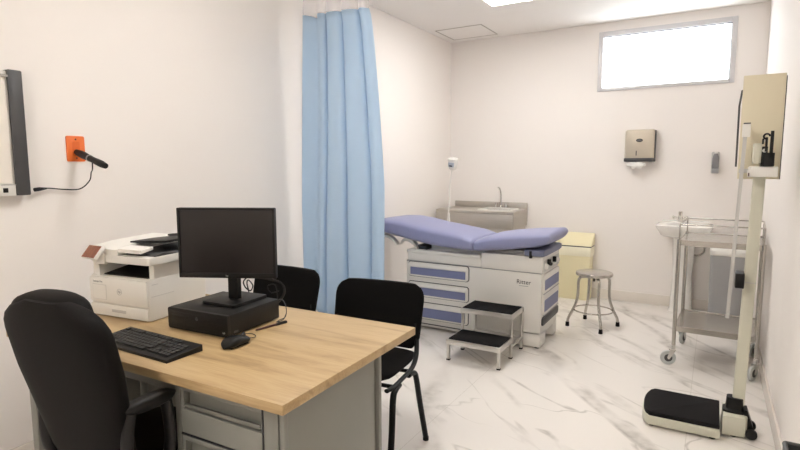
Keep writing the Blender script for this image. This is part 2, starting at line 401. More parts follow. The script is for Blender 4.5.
# ------------------------------------------------------------------ computer tower (lying flat)
pc = root('desktop_computer', 'flat black desktop computer case lying under the monitor', 'computer', (-1.640, 1.412, .75), R(4))
w, d, h_ = .305, .285, .082
bm = BM(); box(bm, (0, .006, .004+h_/2), (w, d-.012, h_-.004), .003); obj('case', bm, M['blk'], pc)
bm = BM(); prism(bm, rrect(-w/2, w/2, .004, h_+.002, .006), 0, .014, FRONT, (0, -d/2+.014, 0), bev=.002)
fr = obj('front_bezel', bm, M['blk'], pc)
bm = BM()
for k in range(5): b2(bm, -w/2+.02, w/2-.03, -d/2-.0015, -d/2+.002, .018+k*.0125, .0215+k*.0125, .0008)
obj('bezel_rib', bm, M['blk_gloss'], fr)
bm = BM(); lathe(bm, [(.007, 0), (.007, .0015)], (0.0, -d/2, .055), 20, Matrix.Rotation(R(90), 3, 'X')); obj('emblem', bm, M['dkgrey'], fr)
bm = BM(); b2(bm, w/2-.03, w/2-.006, -d/2-.0012, -d/2+.001, .012, .026); obj('label', bm, M['blk_gloss'], fr, label='small dark printed label')
text('label_text', 'HP', .010, M['greyink'], (w/2-.018, -d/2-.0016, .019), (R(90), 0, 0), fr)
bm = BM(); b2(bm, w/2, w/2+.0008, -d/2+.03, -d/2+.052, .014, .021); obj('sticker', bm, M['dkgrey'], pc)
for sx in (-1, 1):
    for sy in (-1, 1):
        bm = BM(); lathe(bm, [(.010, 0), (.010, .006)], (sx*.13, sy*.115, 0), 12); obj('foot', bm, M['rubber'], pc)

# ------------------------------------------------------------------ monitor on the case
mo = root('computer_monitor', 'black flat computer monitor with dark screen standing on the computer case', 'monitor', (-1.628, 1.455, .8345), R(4))
bm = BM(); prism(bm, rrect(-.083, .083, -.095, .095, .008), 0, .012, bev=.002); obj('base', bm, M['blk'], mo)
bm = BM(); prism(bm, [(-.024, -.012), (.024, -.012), (.024, .010), (-.024, .010)], .01, .22, bev=.002); obj('neck', bm, M['blk'], mo)
scr = BM(); Rm = Matrix.Rotation(R(22), 3, 'Z')
# panel in its own rotated frame, joined to the neck
px = Vector((.010, -.046, 0))
def mon(bmf, x0, x1, y0, y1, z0, z1, bev=0.):
    c = px + Rm @ Vector(((x0+x1)/2, (y0+y1)/2, 0)); box(bmf, (c.x, c.y, (z0+z1)/2), (x1-x0, y1-y0, z1-z0), bev, rz=R(22))
mz0, mz1, mw = .102, .376, .1935
mon(scr, -mw, mw, .004, .022, mz0, mz1, .004)
mon(scr, -mw, mw, -.006, .006, mz1-.010, mz1, .002); mon(scr, -mw, mw, -.006, .006, mz0, mz0+.020, .002)
mon(scr, -mw, -mw+.010, -.006, .006, mz0, mz1, .002); mon(scr, mw-.010, mw, -.006, .006, mz0, mz1, .002)
hs = obj('housing', scr, M['blk'], mo)
bm = BM(); mon(bm, -.11, .11, .022, .044, mz0+.05, mz1-.07, .01); mon(bm, -.028, .028, .03, .062, mz0+.02, mz0+.14, .004); obj('rear_cover', bm, M['blk'], mo)
bm = BM(); mon(bm, -mw+.009, mw-.009, -.001, .005, mz0+.019, mz1-.009); obj('screen', bm, mat('screen_black', (.016, .0125, .0115), .3, var=.02), mo)
c = px + Rm @ Vector((.0, -.0068, 0)); text('emblem', 'hp', .011, M['greyink'], (c.x, c.y, mz0+.010), (R(90), 0, R(22)), hs)

# cables behind the computer
def cable(name, pts, r, m, label, cat='cable', group=None, n=8, seg=6):
    bm = BM(); tube(bm, smooth_path(pts, n), r, seg); o = obj(name, bm, m); tag(o, label, cat, group); return o
cable('video_cable', [(-1.62, 1.50, .93), (-1.58, 1.58, .905), (-1.545, 1.63, .88), (-1.525, 1.625, .845), (-1.535, 1.60, .81), (-1.555, 1.563, .79)], .006, M['blk'], 'thick black cable arching from the monitor back down to the computer')
cable('power_cable', [(-1.70, 1.572, .79), (-1.705, 1.60, .82), (-1.715, 1.60, .865), (-1.695, 1.59, .885), (-1.67, 1.59, .865), (-1.685, 1.59, .84), (-1.72, 1.595, .85), (-1.725, 1.59, .875), (-1.69, 1.58, .90), (-1.65, 1.545, .91)], .0028, M['blk'], 'thin black cable looping up between printer and monitor neck')
cable('usb_cable', [(-1.56, 1.568, .79), (-1.545, 1.60, .81), (-1.54, 1.60, .85), (-1.555, 1.60, .88), (-1.585, 1.59, .87), (-1.57, 1.595, .845), (-1.53, 1.60, .855)], .0025, M['blk'], 'thin tangled black cable behind right side of the computer')
cable('network_cable', [(-1.55, 1.568, .80), (-1.51, 1.59, .825), (-1.475, 1.58, .80), (-1.465, 1.565, .765), (-1.48, 1.545, .753), (-1.47, 1.52, .753), (-1.45, 1.535, .762), (-1.455, 1.56, .78)], .002, M['dkgrey'], 'grey looped cable lying on desk at rear corner of computer')

# keyboard
kb = root('keyboard', 'black computer keyboard lying on the desk in front of the computer', 'keyboard', (-1.6595, 1.085, .75), R(0))
KW, KD = .405, .137
bm = BM(); prism(bm, [(-KD/2, 0), (KD/2, 0), (KD/2, .022), (-KD/2+.012, .012), (-KD/2, .009)], -KW/2, KW/2, SIDE, bev=.002); obj('body', bm, M['blk'], kb)
kcol = mat('keycap', (.020, .019, .019), .5)
def keymesh(wd, dp):
    bm = BM(); box(bm, (0, 0, 0), (wd, dp, .006), .0015)
    me = bpy.data.meshes.new('key'); bm.to_mesh(me); bm.free(); me.materials.append(kcol); return me
cache = {}
def key(x, y, wd, dp=.0150):
    k = (round(wd, 4), round(dp, 4))
    if k not in cache: cache[k] = keymesh(wd, dp)
    o = bpy.data.objects.new('key', cache[k]); COL.objects.link(o); o.parent = kb
    z = .012 + (y + KD/2 - .012)/(KD-.012)*.010 + .0025
    o.location = (x, y, z); o.rotation_euler = (R(4.5), 0, 0)
u = .0172; x0 = -KW/2+.014
rows = [.048, .027, .0095, -.008, -.0255, -.043]
cnt = 0
for ri, y in enumerate(rows):
    if ri == 0: lay = [1, -1] + [1]*4 + [-.5] + [1]*4 + [-.5] + [1]*4
    elif ri == 5: lay = [1.5, 1, 1.5, 6, 1.5, 1, 1.5]
    elif ri == 1: lay = [1]*13+[2]
    elif ri == 2: lay = [1.5]+[1]*12+[1.5]
    elif ri == 3: lay = [1.75]+[1]*11+[2.25]
    else: lay = [2.25]+[1]*10+[2.75]
    x = x0
    for L_ in lay:
        if L_ > 0: key(x+L_*u/2, y, L_*u-.0022); cnt += 1; x += L_*u
        else: x += -L_*u
    nav = {0: 3, 1: 3, 2: 3, 4: [1], 5: 3}.get(ri, 0)
    xs = x0+15.3*u
    if nav: 
        for k in (range(3) if nav == 3 else nav): key(xs+(k+.5)*u, y, u-.0022)
    xs = x0+18.5*u
    for k in range(3 if ri in (1, 2, 3, 4, 5) else 0): key(xs+(k+.5)*u, y, u-.0022)

# mouse
ms = root('computer_mouse', 'black computer mouse on the desk beside the computer case', 'mouse', (-1.402, 1.250, .75), R(2))
bm = BM(); rings = []
for i in range(13):
    tt = -1+2*i/12; yy = tt*.057; s = math.sqrt(max(.02, 1-tt**4)); hh = .034*s*(1-.22*(tt+.1)**2)*(.86 if tt > 0 else 1)
    rings.append([v for v in superring((0, yy, .003+hh/2), Vector((.031*s*(1-.08*tt), 0, 0)), Vector((0, 0, hh/2)), 2.6, 20)])
loft(bm, rings); obj('shell', bm, M['blk_gloss'], ms)
bm = BM(); lathe(bm, [(.009, -.003), (.010, 0), (.009, .003)], (0, .034, .028), 16, Matrix.Rotation(R(90), 3, 'Y')); obj('scroll_wheel', bm, M['dkgrey'], ms)
bm = BM(); b2(bm, -.018, .018, -.04, .04, 0, .004, .001); obj('glide', bm, M['rubber'], ms)
bm = BM(); tube(bm, smooth_path([(0, .052, .012), (.004, .075, .006), (-.006, .10, .004), (-.035, .112, .004), (-.06, .10, .004), (-.068, .098, .004)], 8), .0017, 6); obj('cord', bm, M['blk'], ms)
# pen
pn = root('pen', 'dark red pen lying on desk behind the mouse', 'pen', (-1.448, 1.47, .7545), R(80))
bm = BM(); tube(bm, [(-.075, 0, 0), (-.07, 0, 0), (-.02, 0, 0), (.055, 0, 0)], [.001, .0035, .0042, .0042], 10); obj('barrel', bm, M['redbrown'], pn)
bm = BM(); tube(bm, [(.02, 0, 0), (.07, 0, 0), (.072, 0, 0)], [.005, .005, .002], 10); b2(bm, .03, .066, -.001, .001, .004, .0065); obj('cap', bm, M['blk'], pn)

# ------------------------------------------------------------------ printer
pr = root('printer', 'white multifunction laser printer on left end of the desk', 'printer', (-1.905, 1.262, .75), R(7))
PW, PD = .332, .31       # local: x from -PW to 0, y from 0 (front) to PD
bm = BM(); prism(bm, rrect(-PW, 0, .004, PD, .008), .004, .170, bev=.002)
b2(bm, -PW+.012, -PW+.048, .01, PD, .168, .232, .003); b2(bm, -.030, -.002, .035, PD, .168, .232, .004); b2(bm, -PW+.045, -.03, PD*.72, PD, .168, .232)
obj('body', bm, M['white'], pr)
bm = BM(); prism(bm, rrect(-PW+.003, -.003, .060, .165, .006), 0, .008, FRONT, (0, .004, 0), bev=.002); fp = obj('front_door', bm, M['white'], pr)
bm = BM(); prism(bm, rrect(-PW+.003, -.003, .006, .055, .005), 0, .007, FRONT, (0, .004, 0), bev=.002); tr = obj('paper_tray', bm, M['white'], pr)
bm = BM(); b2(bm, -PW*.62, -PW*.38, -.0045, -.002, .024, .036, .001); obj('tray_grip', bm, M['ltgrey'], tr)
bm = BM(); b2(bm, -PW+.02, -PW+.10, -.0045, -.0038, .072, .135); obj('seam', bm, M['ltgrey'], fp)
bm = BM(); b2(bm, -PW+.0215, -PW+.0985, -.0052, -.0042, .0735, .1335); obj('flap', bm, M['white'], fp)
bm = BM(); tube(bm, [(-PW*.47+.0125*math.cos(a*PI/12), -.0045, .112+.0125*math.sin(a*PI/12)) for a in range(24)], .0008, 5, closed=True); obj('emblem_ring', bm, M['greyink'], fp)
text('emblem', 'hp', .015, M['greyink'], (-PW*.47, -.0046, .113), (R(90), 0, 0), fp)
text('model_text', 'LaserJet Pro', .011, M['greyink'], (-PW+.052, -.0046, .147), (R(90), 0, 0), fp)
bm = BM(); b2(bm, -PW+.049, -.031, .03, PD*.72, .170, .174); prism(bm, [(.03, .174), (PD*.7, .200), (PD*.7, .174)], -PW+.05, -.035, SIDE); obj('output_tray', bm, M['blk'], pr)
bm = BM(); b2(bm, -.0005, .001, .02, .05, .148, .150); b2(bm, -.0005, .001, .015, .13, .10, .1015); obj('side_seam', bm, M['ltgrey'], pr)
bm = BM(); prism(bm, rrect(-PW+.018, .022, -.008, PD+.02, .012), .232, .262, bev=.004); sc = obj('scanner', bm, M['white'], pr)
bm = BM(); prism(bm, [(-.006, .262), (-.008, .286), (.004, .294), (.10, .304), (PD, .312), (PD+.012, .302), (PD+.012, .262)], -PW+.020, -.150, SIDE, bev=.004)
prism(bm, [(-.004, .276), (-.004, .290), (.055, .298), (.055, .286)], -.152, -.02, SIDE, bev=.003); af = obj('document_feeder', bm, M['white'], pr)
bm = BM(); prism(bm, [(.03, .262), (.03, .266), (.06, .272), (PD, .280), (PD, .262)], -.150, .016, SIDE, bev=.002); obj('output_shelf', bm, M['dkgrey'], pr, label='dark grey document shelf')
bm = BM(); prism(bm, [(-.19, .300), (-.186, .308), (.02, .322), (.022, .312)], -(PD-.01), -.085, Matrix(((1, 0, 0), (0, 0, -1), (0, 1, 0))), bev=.002); it = obj('input_tray', bm, M['blk'], pr)
bm = BM(); prism(bm, [(-.17, .308), (-.166, .318), (.01, .334), (.012, .320)], -(PD-.02), -(PD-.045), FRONT); obj('paper_guide', bm, M['dkgrey'], it)
bm = BM(); rt = Matrix.Rotation(R(48), 3, 'X') @ Matrix.Identity(3)
rt = Matrix.Rotation(R(-6), 3, 'Z') @ Matrix.Rotation(R(50), 3, 'X')
box(bm, (-PW+.082, -.036, .274), (.092, .062, .014), .004, rot=rt); b2(bm, -PW+.055, -PW+.115, -.018, .01, .222, .270, .008); cpn = obj('control_panel', bm, M['white'], pr)
bm = BM(); off = rt @ Vector((-.004, 0, .0075)); box(bm, (-PW+.080+off.x, -.036+off.y, .274+off.z), (.066, .044, .0022), rot=rt); box(bm, (-PW+.082+off.x, -.036+off.y, .2735+off.z), (.084, .056, .0012), rot=rt); obj('touch_screen', bm, M['screen'], cpn, label='reddish touch screen')

# ------------------------------------------------------------------ office chair (black, high back)
oc = root('office_chair', 'black high-backed leatherette office chair pushed up to the desk', 'office chair', (-1.570, .80, 0), R(7))
REC = math.tan(R(12.2))
def bpt(w): return -(w-.45)*REC
bm = BM(); rings = []
N = 22
for i in range(N+1):
    w_ = .47 + (1.005-.47)*i/N; tt = i/N
    hw = .150 + .057*min(1, tt/.6) ; 
    edge = 1.
    if tt > .80: edge = math.sqrt(max(.0, 1-((tt-.80)/.212)**2.4))
    if tt < .08: edge = .82+.18*(tt/.08)
    hw *= edge; th = .045*(.45+.55*edge)
    rings.append(superring((0, bpt(w_)+.055, w_), Vector((max(hw, .03), 0, 0)), Vector((0, th, 0)), 3.2, 32))
loft(bm, rings); bk = obj('backrest', bm, M['leather'], oc)
bm = BM(); rings = []
for i in range(15):
    tt = -1+2*i/14; s = (1-abs(tt)**3.5)**.5 if abs(tt) < 1 else .05; s = max(s, .12)
    rings.append(superring((tt*.148-.030, bpt(.985)+.086-.008*tt*tt, 0.968-.010*tt*tt), Vector((0, .052*s, .006)), Vector((0, -.012*s, .052*s)), 3.0, 20))
loft(bm, rings); obj('headrest', bm, M['leather'], oc)
bm = BM(); rings = []
for i in range(13):
    tt = i/12; yy = -.0+.40*tt; s = 1 if .1 < tt < .85 else .9 if tt <= .1 else math.sqrt(1-((tt-.85)/.17)**2*.6)
    rings.append(superring((0, yy, .455-.01*tt), Vector((.172*s, 0, 0)), Vector((0, 0, .045*(.8+.2*s))), 3.5, 28))
loft(bm, rings); obj('seat', bm, M['leather'], oc)
bm = BM(); b2(bm, -.03, .03, -.03, .10, .405, .425, .004); tube(bm, smooth_path([(0, .06, .40), (0, .03, .42), (0, .035, .47), (0, .035, .54)], 6), .018, 10, ry=.008); obj('back_bracket', bm, M['blk_metal'], oc)
for s in (-1, 1):
    bm = BM(); rings = []
    xa = s*.18
    for i in range(9):
        tt = -1+2*i/8; q = max(.25, math.sqrt(1-abs(tt)**3)) if abs(tt) < 1 else .3
        rings.append(superring((xa, .095+tt*.09, .680-.004*tt), Vector((.026*q, 0, 0)), Vector((0, 0, .022*q)), 2.8, 16))
    loft(bm, rings); a = obj('armrest', bm, M['blk'], oc)
    bm = BM(); tube(bm, smooth_path([(xa, .025, .672), (xa, .012, .60), (xa*.98, .02, .50), (xa*.95, .08, .43), (xa*.95, .14, .44), (xa*.98, .165, .52), (xa, .16, .60), (xa, .15, .672)], 6), .020, 10, ry=.016)
    cyl(bm, (xa*.5, .11, .412), (xa*.96, .11, .432), .012, 10); obj('arm_support', bm, M['blk'], a)
bm = BM(); lathe(bm, [(.026, .10), (.026, .25), (.016, .25), (.016, .40), (.06, .402), (.06, .412)], (0, .12, 0), 20); obj('gas_column', bm, M['blk_metal'], oc)
for k in range(5):
    a = R(-30+72*k); dx, dy = math.cos(a), math.sin(a)
    bm = BM(); tube(bm, [(0, .12, .125), (dx*.12, .12+dy*.12, .115), (dx*.235, .12+dy*.235, .085)], [.026, .020, .014], 10); lg = obj('leg', bm, M['satin'] if False else M['blk_metal'], oc)
    bm = BM(); cx, cy = dx*.235, .12+dy*.235
    rt = Matrix.Rotation(a, 3, 'Z') @ Matrix.Rotation(R(90), 3, 'Y')
    for off_ in (-.012, .012):
        o_ = Vector((-dy*0+dx*0, 0, 0))
        lathe(bm, [(.020, -.007), (.025, -.004), (.025, .004), (.020, .007)], (cx-dy*off_, cy+dx*off_, .026), 16, Matrix.Rotation(a+PI/2, 3, 'Z') @ Matrix.Rotation(R(90), 3, 'Y'))
    cyl(bm, (cx, cy, .03), (cx, cy, .088), .006, 8); obj('caster', bm, M['blk'], lg)

# ------------------------------------------------------------------ visitor chairs
def visitor(loc, rz, label):
    t = root('visitor_chair', label, 'chair', loc, rz, 'black visitor chairs behind the desk')
    # local: y- is the front, origin on floor at centre
    bm = BM(); rings = []
    for i in range(11):
        tt = i/10; yy = -.215+.42*tt; s = math.sqrt(max(.05, 1-((.5-tt)*2)**6)) if tt < .5 else 1-.08*((tt-.5)*2)**4
        s = max(s, .72)
        rings.append(superring((0, yy, .452+.006*math.cos(tt*PI)-.0), Vector((.232*s, 0, 0)), Vector((0, 0, .022*(.7+.3*s))), 3.2, 28))
    loft(bm, rings); obj('seat', bm, M['fabric'], t)
    # backrest: grid lofted upwards with rounded top corners
    bm = BM(); rings = []; N = 18
    for i in range(N+1):
        q = i/N; z = .478+.303*q
        e = math.sqrt(max(0., 1-((q-.70)/.305)**2.6)) if q > .70 else 1.
        e2 = .86+.14*min(1, q/.16)
        hw = .248*(.955+.045*q)*e2*(.70+.30*e)
        y = .215+.075*q
        seg = 36; ring = []
        for k in range(seg):
            a = 2*PI*k/seg; c_, s_ = math.cos(a), math.sin(a)
            xx = math.copysign(abs(c_)**(2/4.), c_)*hw; yy = math.copysign(abs(s_)**(2/4.), s_)*.020*(.6+.4*e)
            ring.append(Vector((xx, y+yy-.028*(xx/.24)**2, z)))
        rings.append(ring)
    loft(bm, rings); obj('backrest', bm, M['fabric'], t)
    for s in (-1, 1):
        x = s*.246
        bm = BM(); tube(bm, smooth_path([(s*.215, .215, .60), (s*.226, .195, .52), (s*.240, .150, .458), (s*.246, .08, .425), (x, -.03, .418), (x, -.14, .418), (s*.235, -.19, .418)], 6), .0125, 12, ry=.009)
        obj('back_frame', bm, M['blk_metal'], t)
        for (yt, yf) in ((-.145, -.24), (.085, .225)):
            bm = BM(); sg = 1 if yf > 0 else -1
            tube(bm, smooth_path([(x+s*.003, yt-sg*.06, .408), (x+s*.006, yt-sg*.012, .404), (x+s*.009, yt+sg*.022, .375), (x+s*.013, yt+(yf-yt)*.5, .22), (x+s*.018, yf, .012)], 6), .0145, 12, ry=.0115)
            lg = obj('leg', bm, M['blk_metal'], t)
            bm = BM(); lathe(bm, [(.015, 0), (.015, .018), (.012, .020)], (x+s*.018, yf, 0), 12); obj('foot_cap', bm, M['rubber'], lg)
    for yy in (-.13, .06):
        bm = BM(); cyl(bm, (-.246, yy, .415), (.246, yy, .415), .009, 10); obj('crossbar', bm, M['blk_metal'], t)
visitor((-1.410, 1.985, 0), R(8), 'black fabric visitor chair at right back corner of the desk, its legs visible')
visitor((-2.115, 2.03, 0), R(0), 'black fabric visitor chair half hidden behind the computer monitor, left of the curtain')

# ------------------------------------------------------------------ x-ray film viewer on the left wall
xv = root('film_viewer', 'white wall-mounted x-ray light box with dark grey side rail', 'light box', (XL, .923, 1.245)); xv.scale = (1, 1, .978)
bm = BM(); b2(bm, 0, .045, -.30, .226, 0, .545, .004); obj('casing', bm, M['white'], xv)
bm = BM(); b2(bm, .045, .050, -.285, .212, .055, .52); obj('screen', bm, M['film'], xv)
bm = BM(); prism(bm, rrect(.222, .276, 0, .55, .004), 0, .058, SIDE, bev=.002); obj('side_rail', bm, M['dkgrey'], xv, label='dark grey side rail')
bm = BM(); b2(bm, .044, .060, -.30, .221, .515, .527, .002); obj('film_clip', bm, M['chrome'], xv)
bm = BM(); b2(bm, .044, .052, -.30, .222, .0, .050, .002); lp = obj('lower_panel', bm, M['white'], xv)
bm = BM(); b2(bm, .052, .056, .172, .190, .014, .034, .001); obj('switch', bm, M['blk'], lp)
bm = BM(); b2(bm, .052, .054, .165, .225, .046, .050); obj('film_ledge', bm, M['ltgrey'], lp)
for zz in (.04, .055, .07):
    bm = BM(); lathe(bm, [(.006, 0), (.006, .006)], (.03, .276, zz), 10, Matrix.Rotation(R(-90), 3, 'X')); obj('screw', bm, M['blk'], xv)

ob = root('wall_outlet', 'orange wall socket plate with a black plug in it', 'wall outlet', (XL, 1.434, 1.455))
bm = BM(); prism(bm, rrect(-.042, .042, -.061, .061, .006), 0, .008, SIDE, bev=.0015); obj('cover_plate', bm, M['orange'], ob)
bm = BM()
for zz in (-.045, .045): lathe(bm, [(.004, 0), (.004, .001)], (.008, 0, zz), 10, Matrix.Rotation(R(90), 3, 'Y'))
obj('screw', bm, M['redbrown'], ob)
bm = BM(); prism(bm, rrect(-.017, .017, -.034, .034, .004), .008, .0095, SIDE); obj('socket_face', bm, mat('orange_socket_face', (.72, .14, .025), .4), ob)
pg = root('power_plug', 'long black plug and cord running from orange socket to the light box', 'plug', (XL+.0105, 1.434, 1.440))
rr_ = [.013, .017, .018, .016, .0145, .0145, .016, .0165, .013]
d_ = Vector((.235, .0, -.068)); 
bm = BM(); tube(bm, [d_*(i/8) for i in range(9)], rr_, 16); obj('plug_body', bm, M['blk'], pg)
bm = BM(); tube(bm, [d_*.44, d_*.475], .0165, 16); obj('band', bm, M['grey'], pg)
bm = BM(); tube(bm, smooth_path([tuple(d_*.55+Vector((0, 0, -.008))), tuple(d_*.5+Vector((-.01, .01, -.05))), (.06, .03, -.10), (.022, .04, -.14), (.008, .0, -.178), (.006, -.07, -.178), (.006, -.14, -.17), (.012, -.185, -.173), (.02, -.205, -.176)], 8), .003, 8); obj('cord', bm, M['blk'], pg)
bm = BM(); tube(bm, [(.010, -.15, -.170), (.016, -.185, -.172), (.020, -.207, -.174)], [.004, .009, .009], 10); obj('cord_strain_relief', bm, M['blk'], pg)

# ------------------------------------------------------------------ curtain + track
CY = 3.0
tk = root('curtain_track', 'white ceiling rail carrying the blue curtain', 'curtain rail', (0, CY, ZC))
bm = BM(); b2(bm, XL, -.75, -.012, .012, -.022, 0, .002); obj('rail', bm, M['white'], tk)
cu = root('curtain', 'light blue pleated privacy curtain hanging from the ceiling beside the exam table', 'curtain', (-2.28, CY, 0))
# plan-view path (u across 0..1, v forward) : flat panel then overlapping pleats
def cpath():
    pts = [(0, .0), (.05, .012), (.15, .022), (.235, .012), (.268, -.015), (.285, -.042), (.33, -.052), (.372, -.042), (.390, .0), (.384, .035), (.405, .045), (.420, .018), (.413, -.028), (.438, -.050),
           (.53, -.055), (.595, -.042), (.617, .0), (.610, .036), (.632, .046), (.646, .014), (.638, -.030), (.665, -.052), (.76, -.058), (.835, -.045), (.860, .0), (.850, .036), (.872, .046), (.886, .018), (.876, -.028), (.90, -.054), (.95, -.056), (1.0, -.02)]
    return [(p.x, p.y) for p in smooth_path([(a, b, 0) for a, b in pts], 5)]
CP = cpath()
def cpos(i, z, zt=2.395, zb=.30):
    u_, v_ = CP[i]; q = (zt-z)/(zt-zb)
    l = -2.568 + (-2.618+2.568)*min(1, q*1.6); r_ = -1.992 + (-1.882+1.992)*min(1, (max(q, 0)/.55))**.66
    # the front overlap flap gets broader downwards
    uu = u_ + .06*q*math.sin(PI*u_)*(-1) + .012*math.sin(7*u_+3*q)*q
    vv = v_*(1+.25*q*math.sin(3.1+9*u_)) - .010*q*math.cos(11*u_+2*q)
    return l+(r_-l)*uu+2.28, vv
def ctop(u_):
    return .032-.050*(u_/.262)**1.6 if u_ < .262 else .016-.026*u_
def sheet(z0, z1, nz, thick=.0012, top=None, bot=None):
    bm = BM(); grid = []
    for j in range(nz+1):
        z = z0+(z1-z0)*j/nz; row = []
        for i in range(len(CP)):
            x, y = cpos(i, z); zz = z
            if j == nz and top: zz = z + top(CP[i][0])
            if j == 0 and bot: zz = z + bot(CP[i][0])
            row.append(bm.verts.new((x, y, zz)))
        grid.append(row)
    for j in range(nz):
        for i in range(len(CP)-1): bm.faces.new((grid[j][i], grid[j][i+1], grid[j+1][i+1], grid[j+1][i]))
    return bm
bm = sheet(.30, 2.395, 40, top=ctop); cs = obj('curtain_panel', bm, M['curtain'], cu, angle=180)
md = cs.modifiers.new('thickness', 'SOLIDIFY'); md.thickness = .0014
bm = sheet(2.396, 2.728, 4, bot=ctop); cm = obj('mesh_header', bm, M['meshcloth'], cu, angle=180)
bm = sheet(.30, .302, 1)
for b_ in [bm]: b_.free()
for k in range(8):
    i = int((k+.5)/8*len(CP)); x, y = cpos(i, 2.72); bm = BM(); tube(bm, smooth_path([(x, y*.3, 2.718), (x+.004, y*.2, 2.73), (x, 0, 2.74)], 4), .0015, 6); obj('hook', bm, M['white'], cu)

# ------------------------------------------------------------------ exam table
ex = root('exam_table', 'white exam table with blue vinyl top and blue-fronted drawers', 'exam table', (-1.63, 4.06, 0))
ox, oy = -1.63, 4.06
def X(v): return v-ox
def Y(v): return v-oy
FY = 3.83
bm = BM()
b2(bm, X(-2.205), X(-1.055), Y(FY), Y(4.30), .10, .575, .012)
b2(bm, X(-2.19), X(-1.30), Y(FY+.012), Y(4.29), .03, .11)
for (a, b_, c, e) in ((-2.205, -2.10, FY, 3.98), (-2.205, -2.10, 4.18, 4.30), (-1.33, -1.055, FY, 3.985), (-1.33, -1.055, 4.19, 4.30)): b2(bm, X(a), X(b_), Y(c), Y(e), .012, .13, .010)
obj('cabinet', bm, M['enamel'], ex)
for (a, c) in ((-2.15, 3.88), (-2.15, 4.25), (-1.27, 3.86), (-1.09, 3.87), (-1.09, 4.26)):
    bm = BM(); lathe(bm, [(.018, 0), (.018, .014)], (X(a), Y(c), 0), 12); obj('foot', bm, M['dkgrey'], ex)
bm = BM(); b2(bm, X(-1.53), X(-1.05), Y(FY-.008), Y(4.305), .578, .70, .008)
b2(bm, X(-2.195), X(-1.53), Y(FY+.006), Y(4.29), .578, .655, .008)
obj('upper_housing', bm, M['enamel'], ex)
bm = BM(); b2(bm, X(-2.20), X(-1.535), Y(FY-.004), Y(4.30), .645, .675, .010); obj('top_rail', bm, M['enamel'], ex)
bm = BM(); b2(bm, X(-2.2), X(-1.06), Y(FY-.001), Y(4.295), .573, .581); obj('seam', bm, M['grey'], ex)
# front drawers
for z0, z1 in ((.455, .572), (.288, .405), (.100, .235)):
    x0, x1 = X(-2.175), X(-1.635)
    bm = BM(); prism(bm, rrect(x0-.006, x1+.006, z0-.006, z1+.006, .024), 0, .003, FRONT, (0, Y(FY), 0)); g = obj('drawer', bm, M['enamel'], ex)
    g.data.materials[0] = M['dkgrey']
    bm = BM(); prism(bm, rrect(x0, x1, z0, z1, .02), 0, .014, FRONT, (0, Y(FY), 0), bev=.003); obj('drawer_front', bm, M['enamel'], g)
    bm = BM(); b2(bm, x0+.020, x1-.022, Y(FY-.0165), Y(FY-.0135), z0+.014, z1-.042); obj('insert', bm, M['bluepanel'], g, label='blue insert')
    bm = BM(); prism(bm, [(Y(FY-.013), z1-.04), (Y(FY-.023), z1-.036), (Y(FY-.019), z1-.022), (Y(FY-.013), z1-.012)], x0+.014, x1-.016, SIDE, bev=.002); obj('handle', bm, M['enamel'], g)
bm = BM(); b2(bm, X(-2.2), X(-1.34), Y(FY-.004), Y(FY), .052, .060); obj('plinth_line', bm, M['dkgrey'], ex)
# end face
EX = -1.05
EM = Matrix(((0, 0, 1), (1, 0, 0), (0, 1, 0)))
bm = BM(); prism(bm, rrect(Y(3.85), Y(4.285), .580, .668, .012), 0, .004, EM, (X(EX), 0, 0), bev=.001); cp_ = obj('control_panel', bm, M['ltgrey'], ex, label='light grey end panel with knobs')
for yy, mm, rr2 in ((3.885, 'white', .022), (4.005, 'blk', .014), (4.12, 'white', .020), (4.22, 'white', .020)):
    bm = BM(); lathe(bm, [(rr2, 0), (rr2, .012), (rr2*.7, .02)], (X(EX)+.004, Y(yy), .625), 20, Matrix.Rotation(R(90), 3, 'Y')); k_ = obj('knob', bm, M[mm], cp_)
for yy in (3.90, 4.05):
    bm = BM(); b2(bm, X(EX)+.006, X(EX)+.032, Y(yy+.025), Y(yy+.045), .63, .672, .003); obj('lever', bm, M['blk'], cp_)
for z0, z1 in ((.422, .565), (.258, .412)):
    bm = BM(); prism(bm, rrect(Y(3.856), Y(4.292), z0, z1, .02), 0, .012, EM, (X(EX-.005), 0, 0), bev=.004); g = obj('end_drawer', bm, M['enamel'], ex)
    bm = BM(); prism(bm, rrect(Y(3.878), Y(4.275), z0+.020, z1-.045, .012), 0, .003, EM, (X(EX)+.006, 0, 0)); obj('insert', bm, M['bluepanel'], g, label='blue insert')
    bm = BM(); b2(bm, X(EX)+.003, X(EX)+.010, Y(3.856), Y(4.292), z0-.006, z0-.001); obj('gap', bm, M['grey'], g)
bm = BM(); prism(bm, rrect(Y(3.845), Y(4.30), .178, .238, .012), 0, .012, EM, (X(EX-.005), 0, 0), bev=.003); obj('step_front', bm, M['dkgrey'], ex, label='dark grey pull-out step front')
# calf pad
bm = BM(); rings = []
for i in range(9):
    tt = i/8; xx = -1.18+.145*tt; s = 1 if tt < .9 else .8
    rings.append(superring((X(xx), Y(4.06), .728), Vector((0, .262*(1 if tt < .9 else .975), 0)), Vector((0, 0, .028*s)), 6, 32))
loft(bm, rings); obj('leg_extension_pad', bm, M['padunder'], ex)
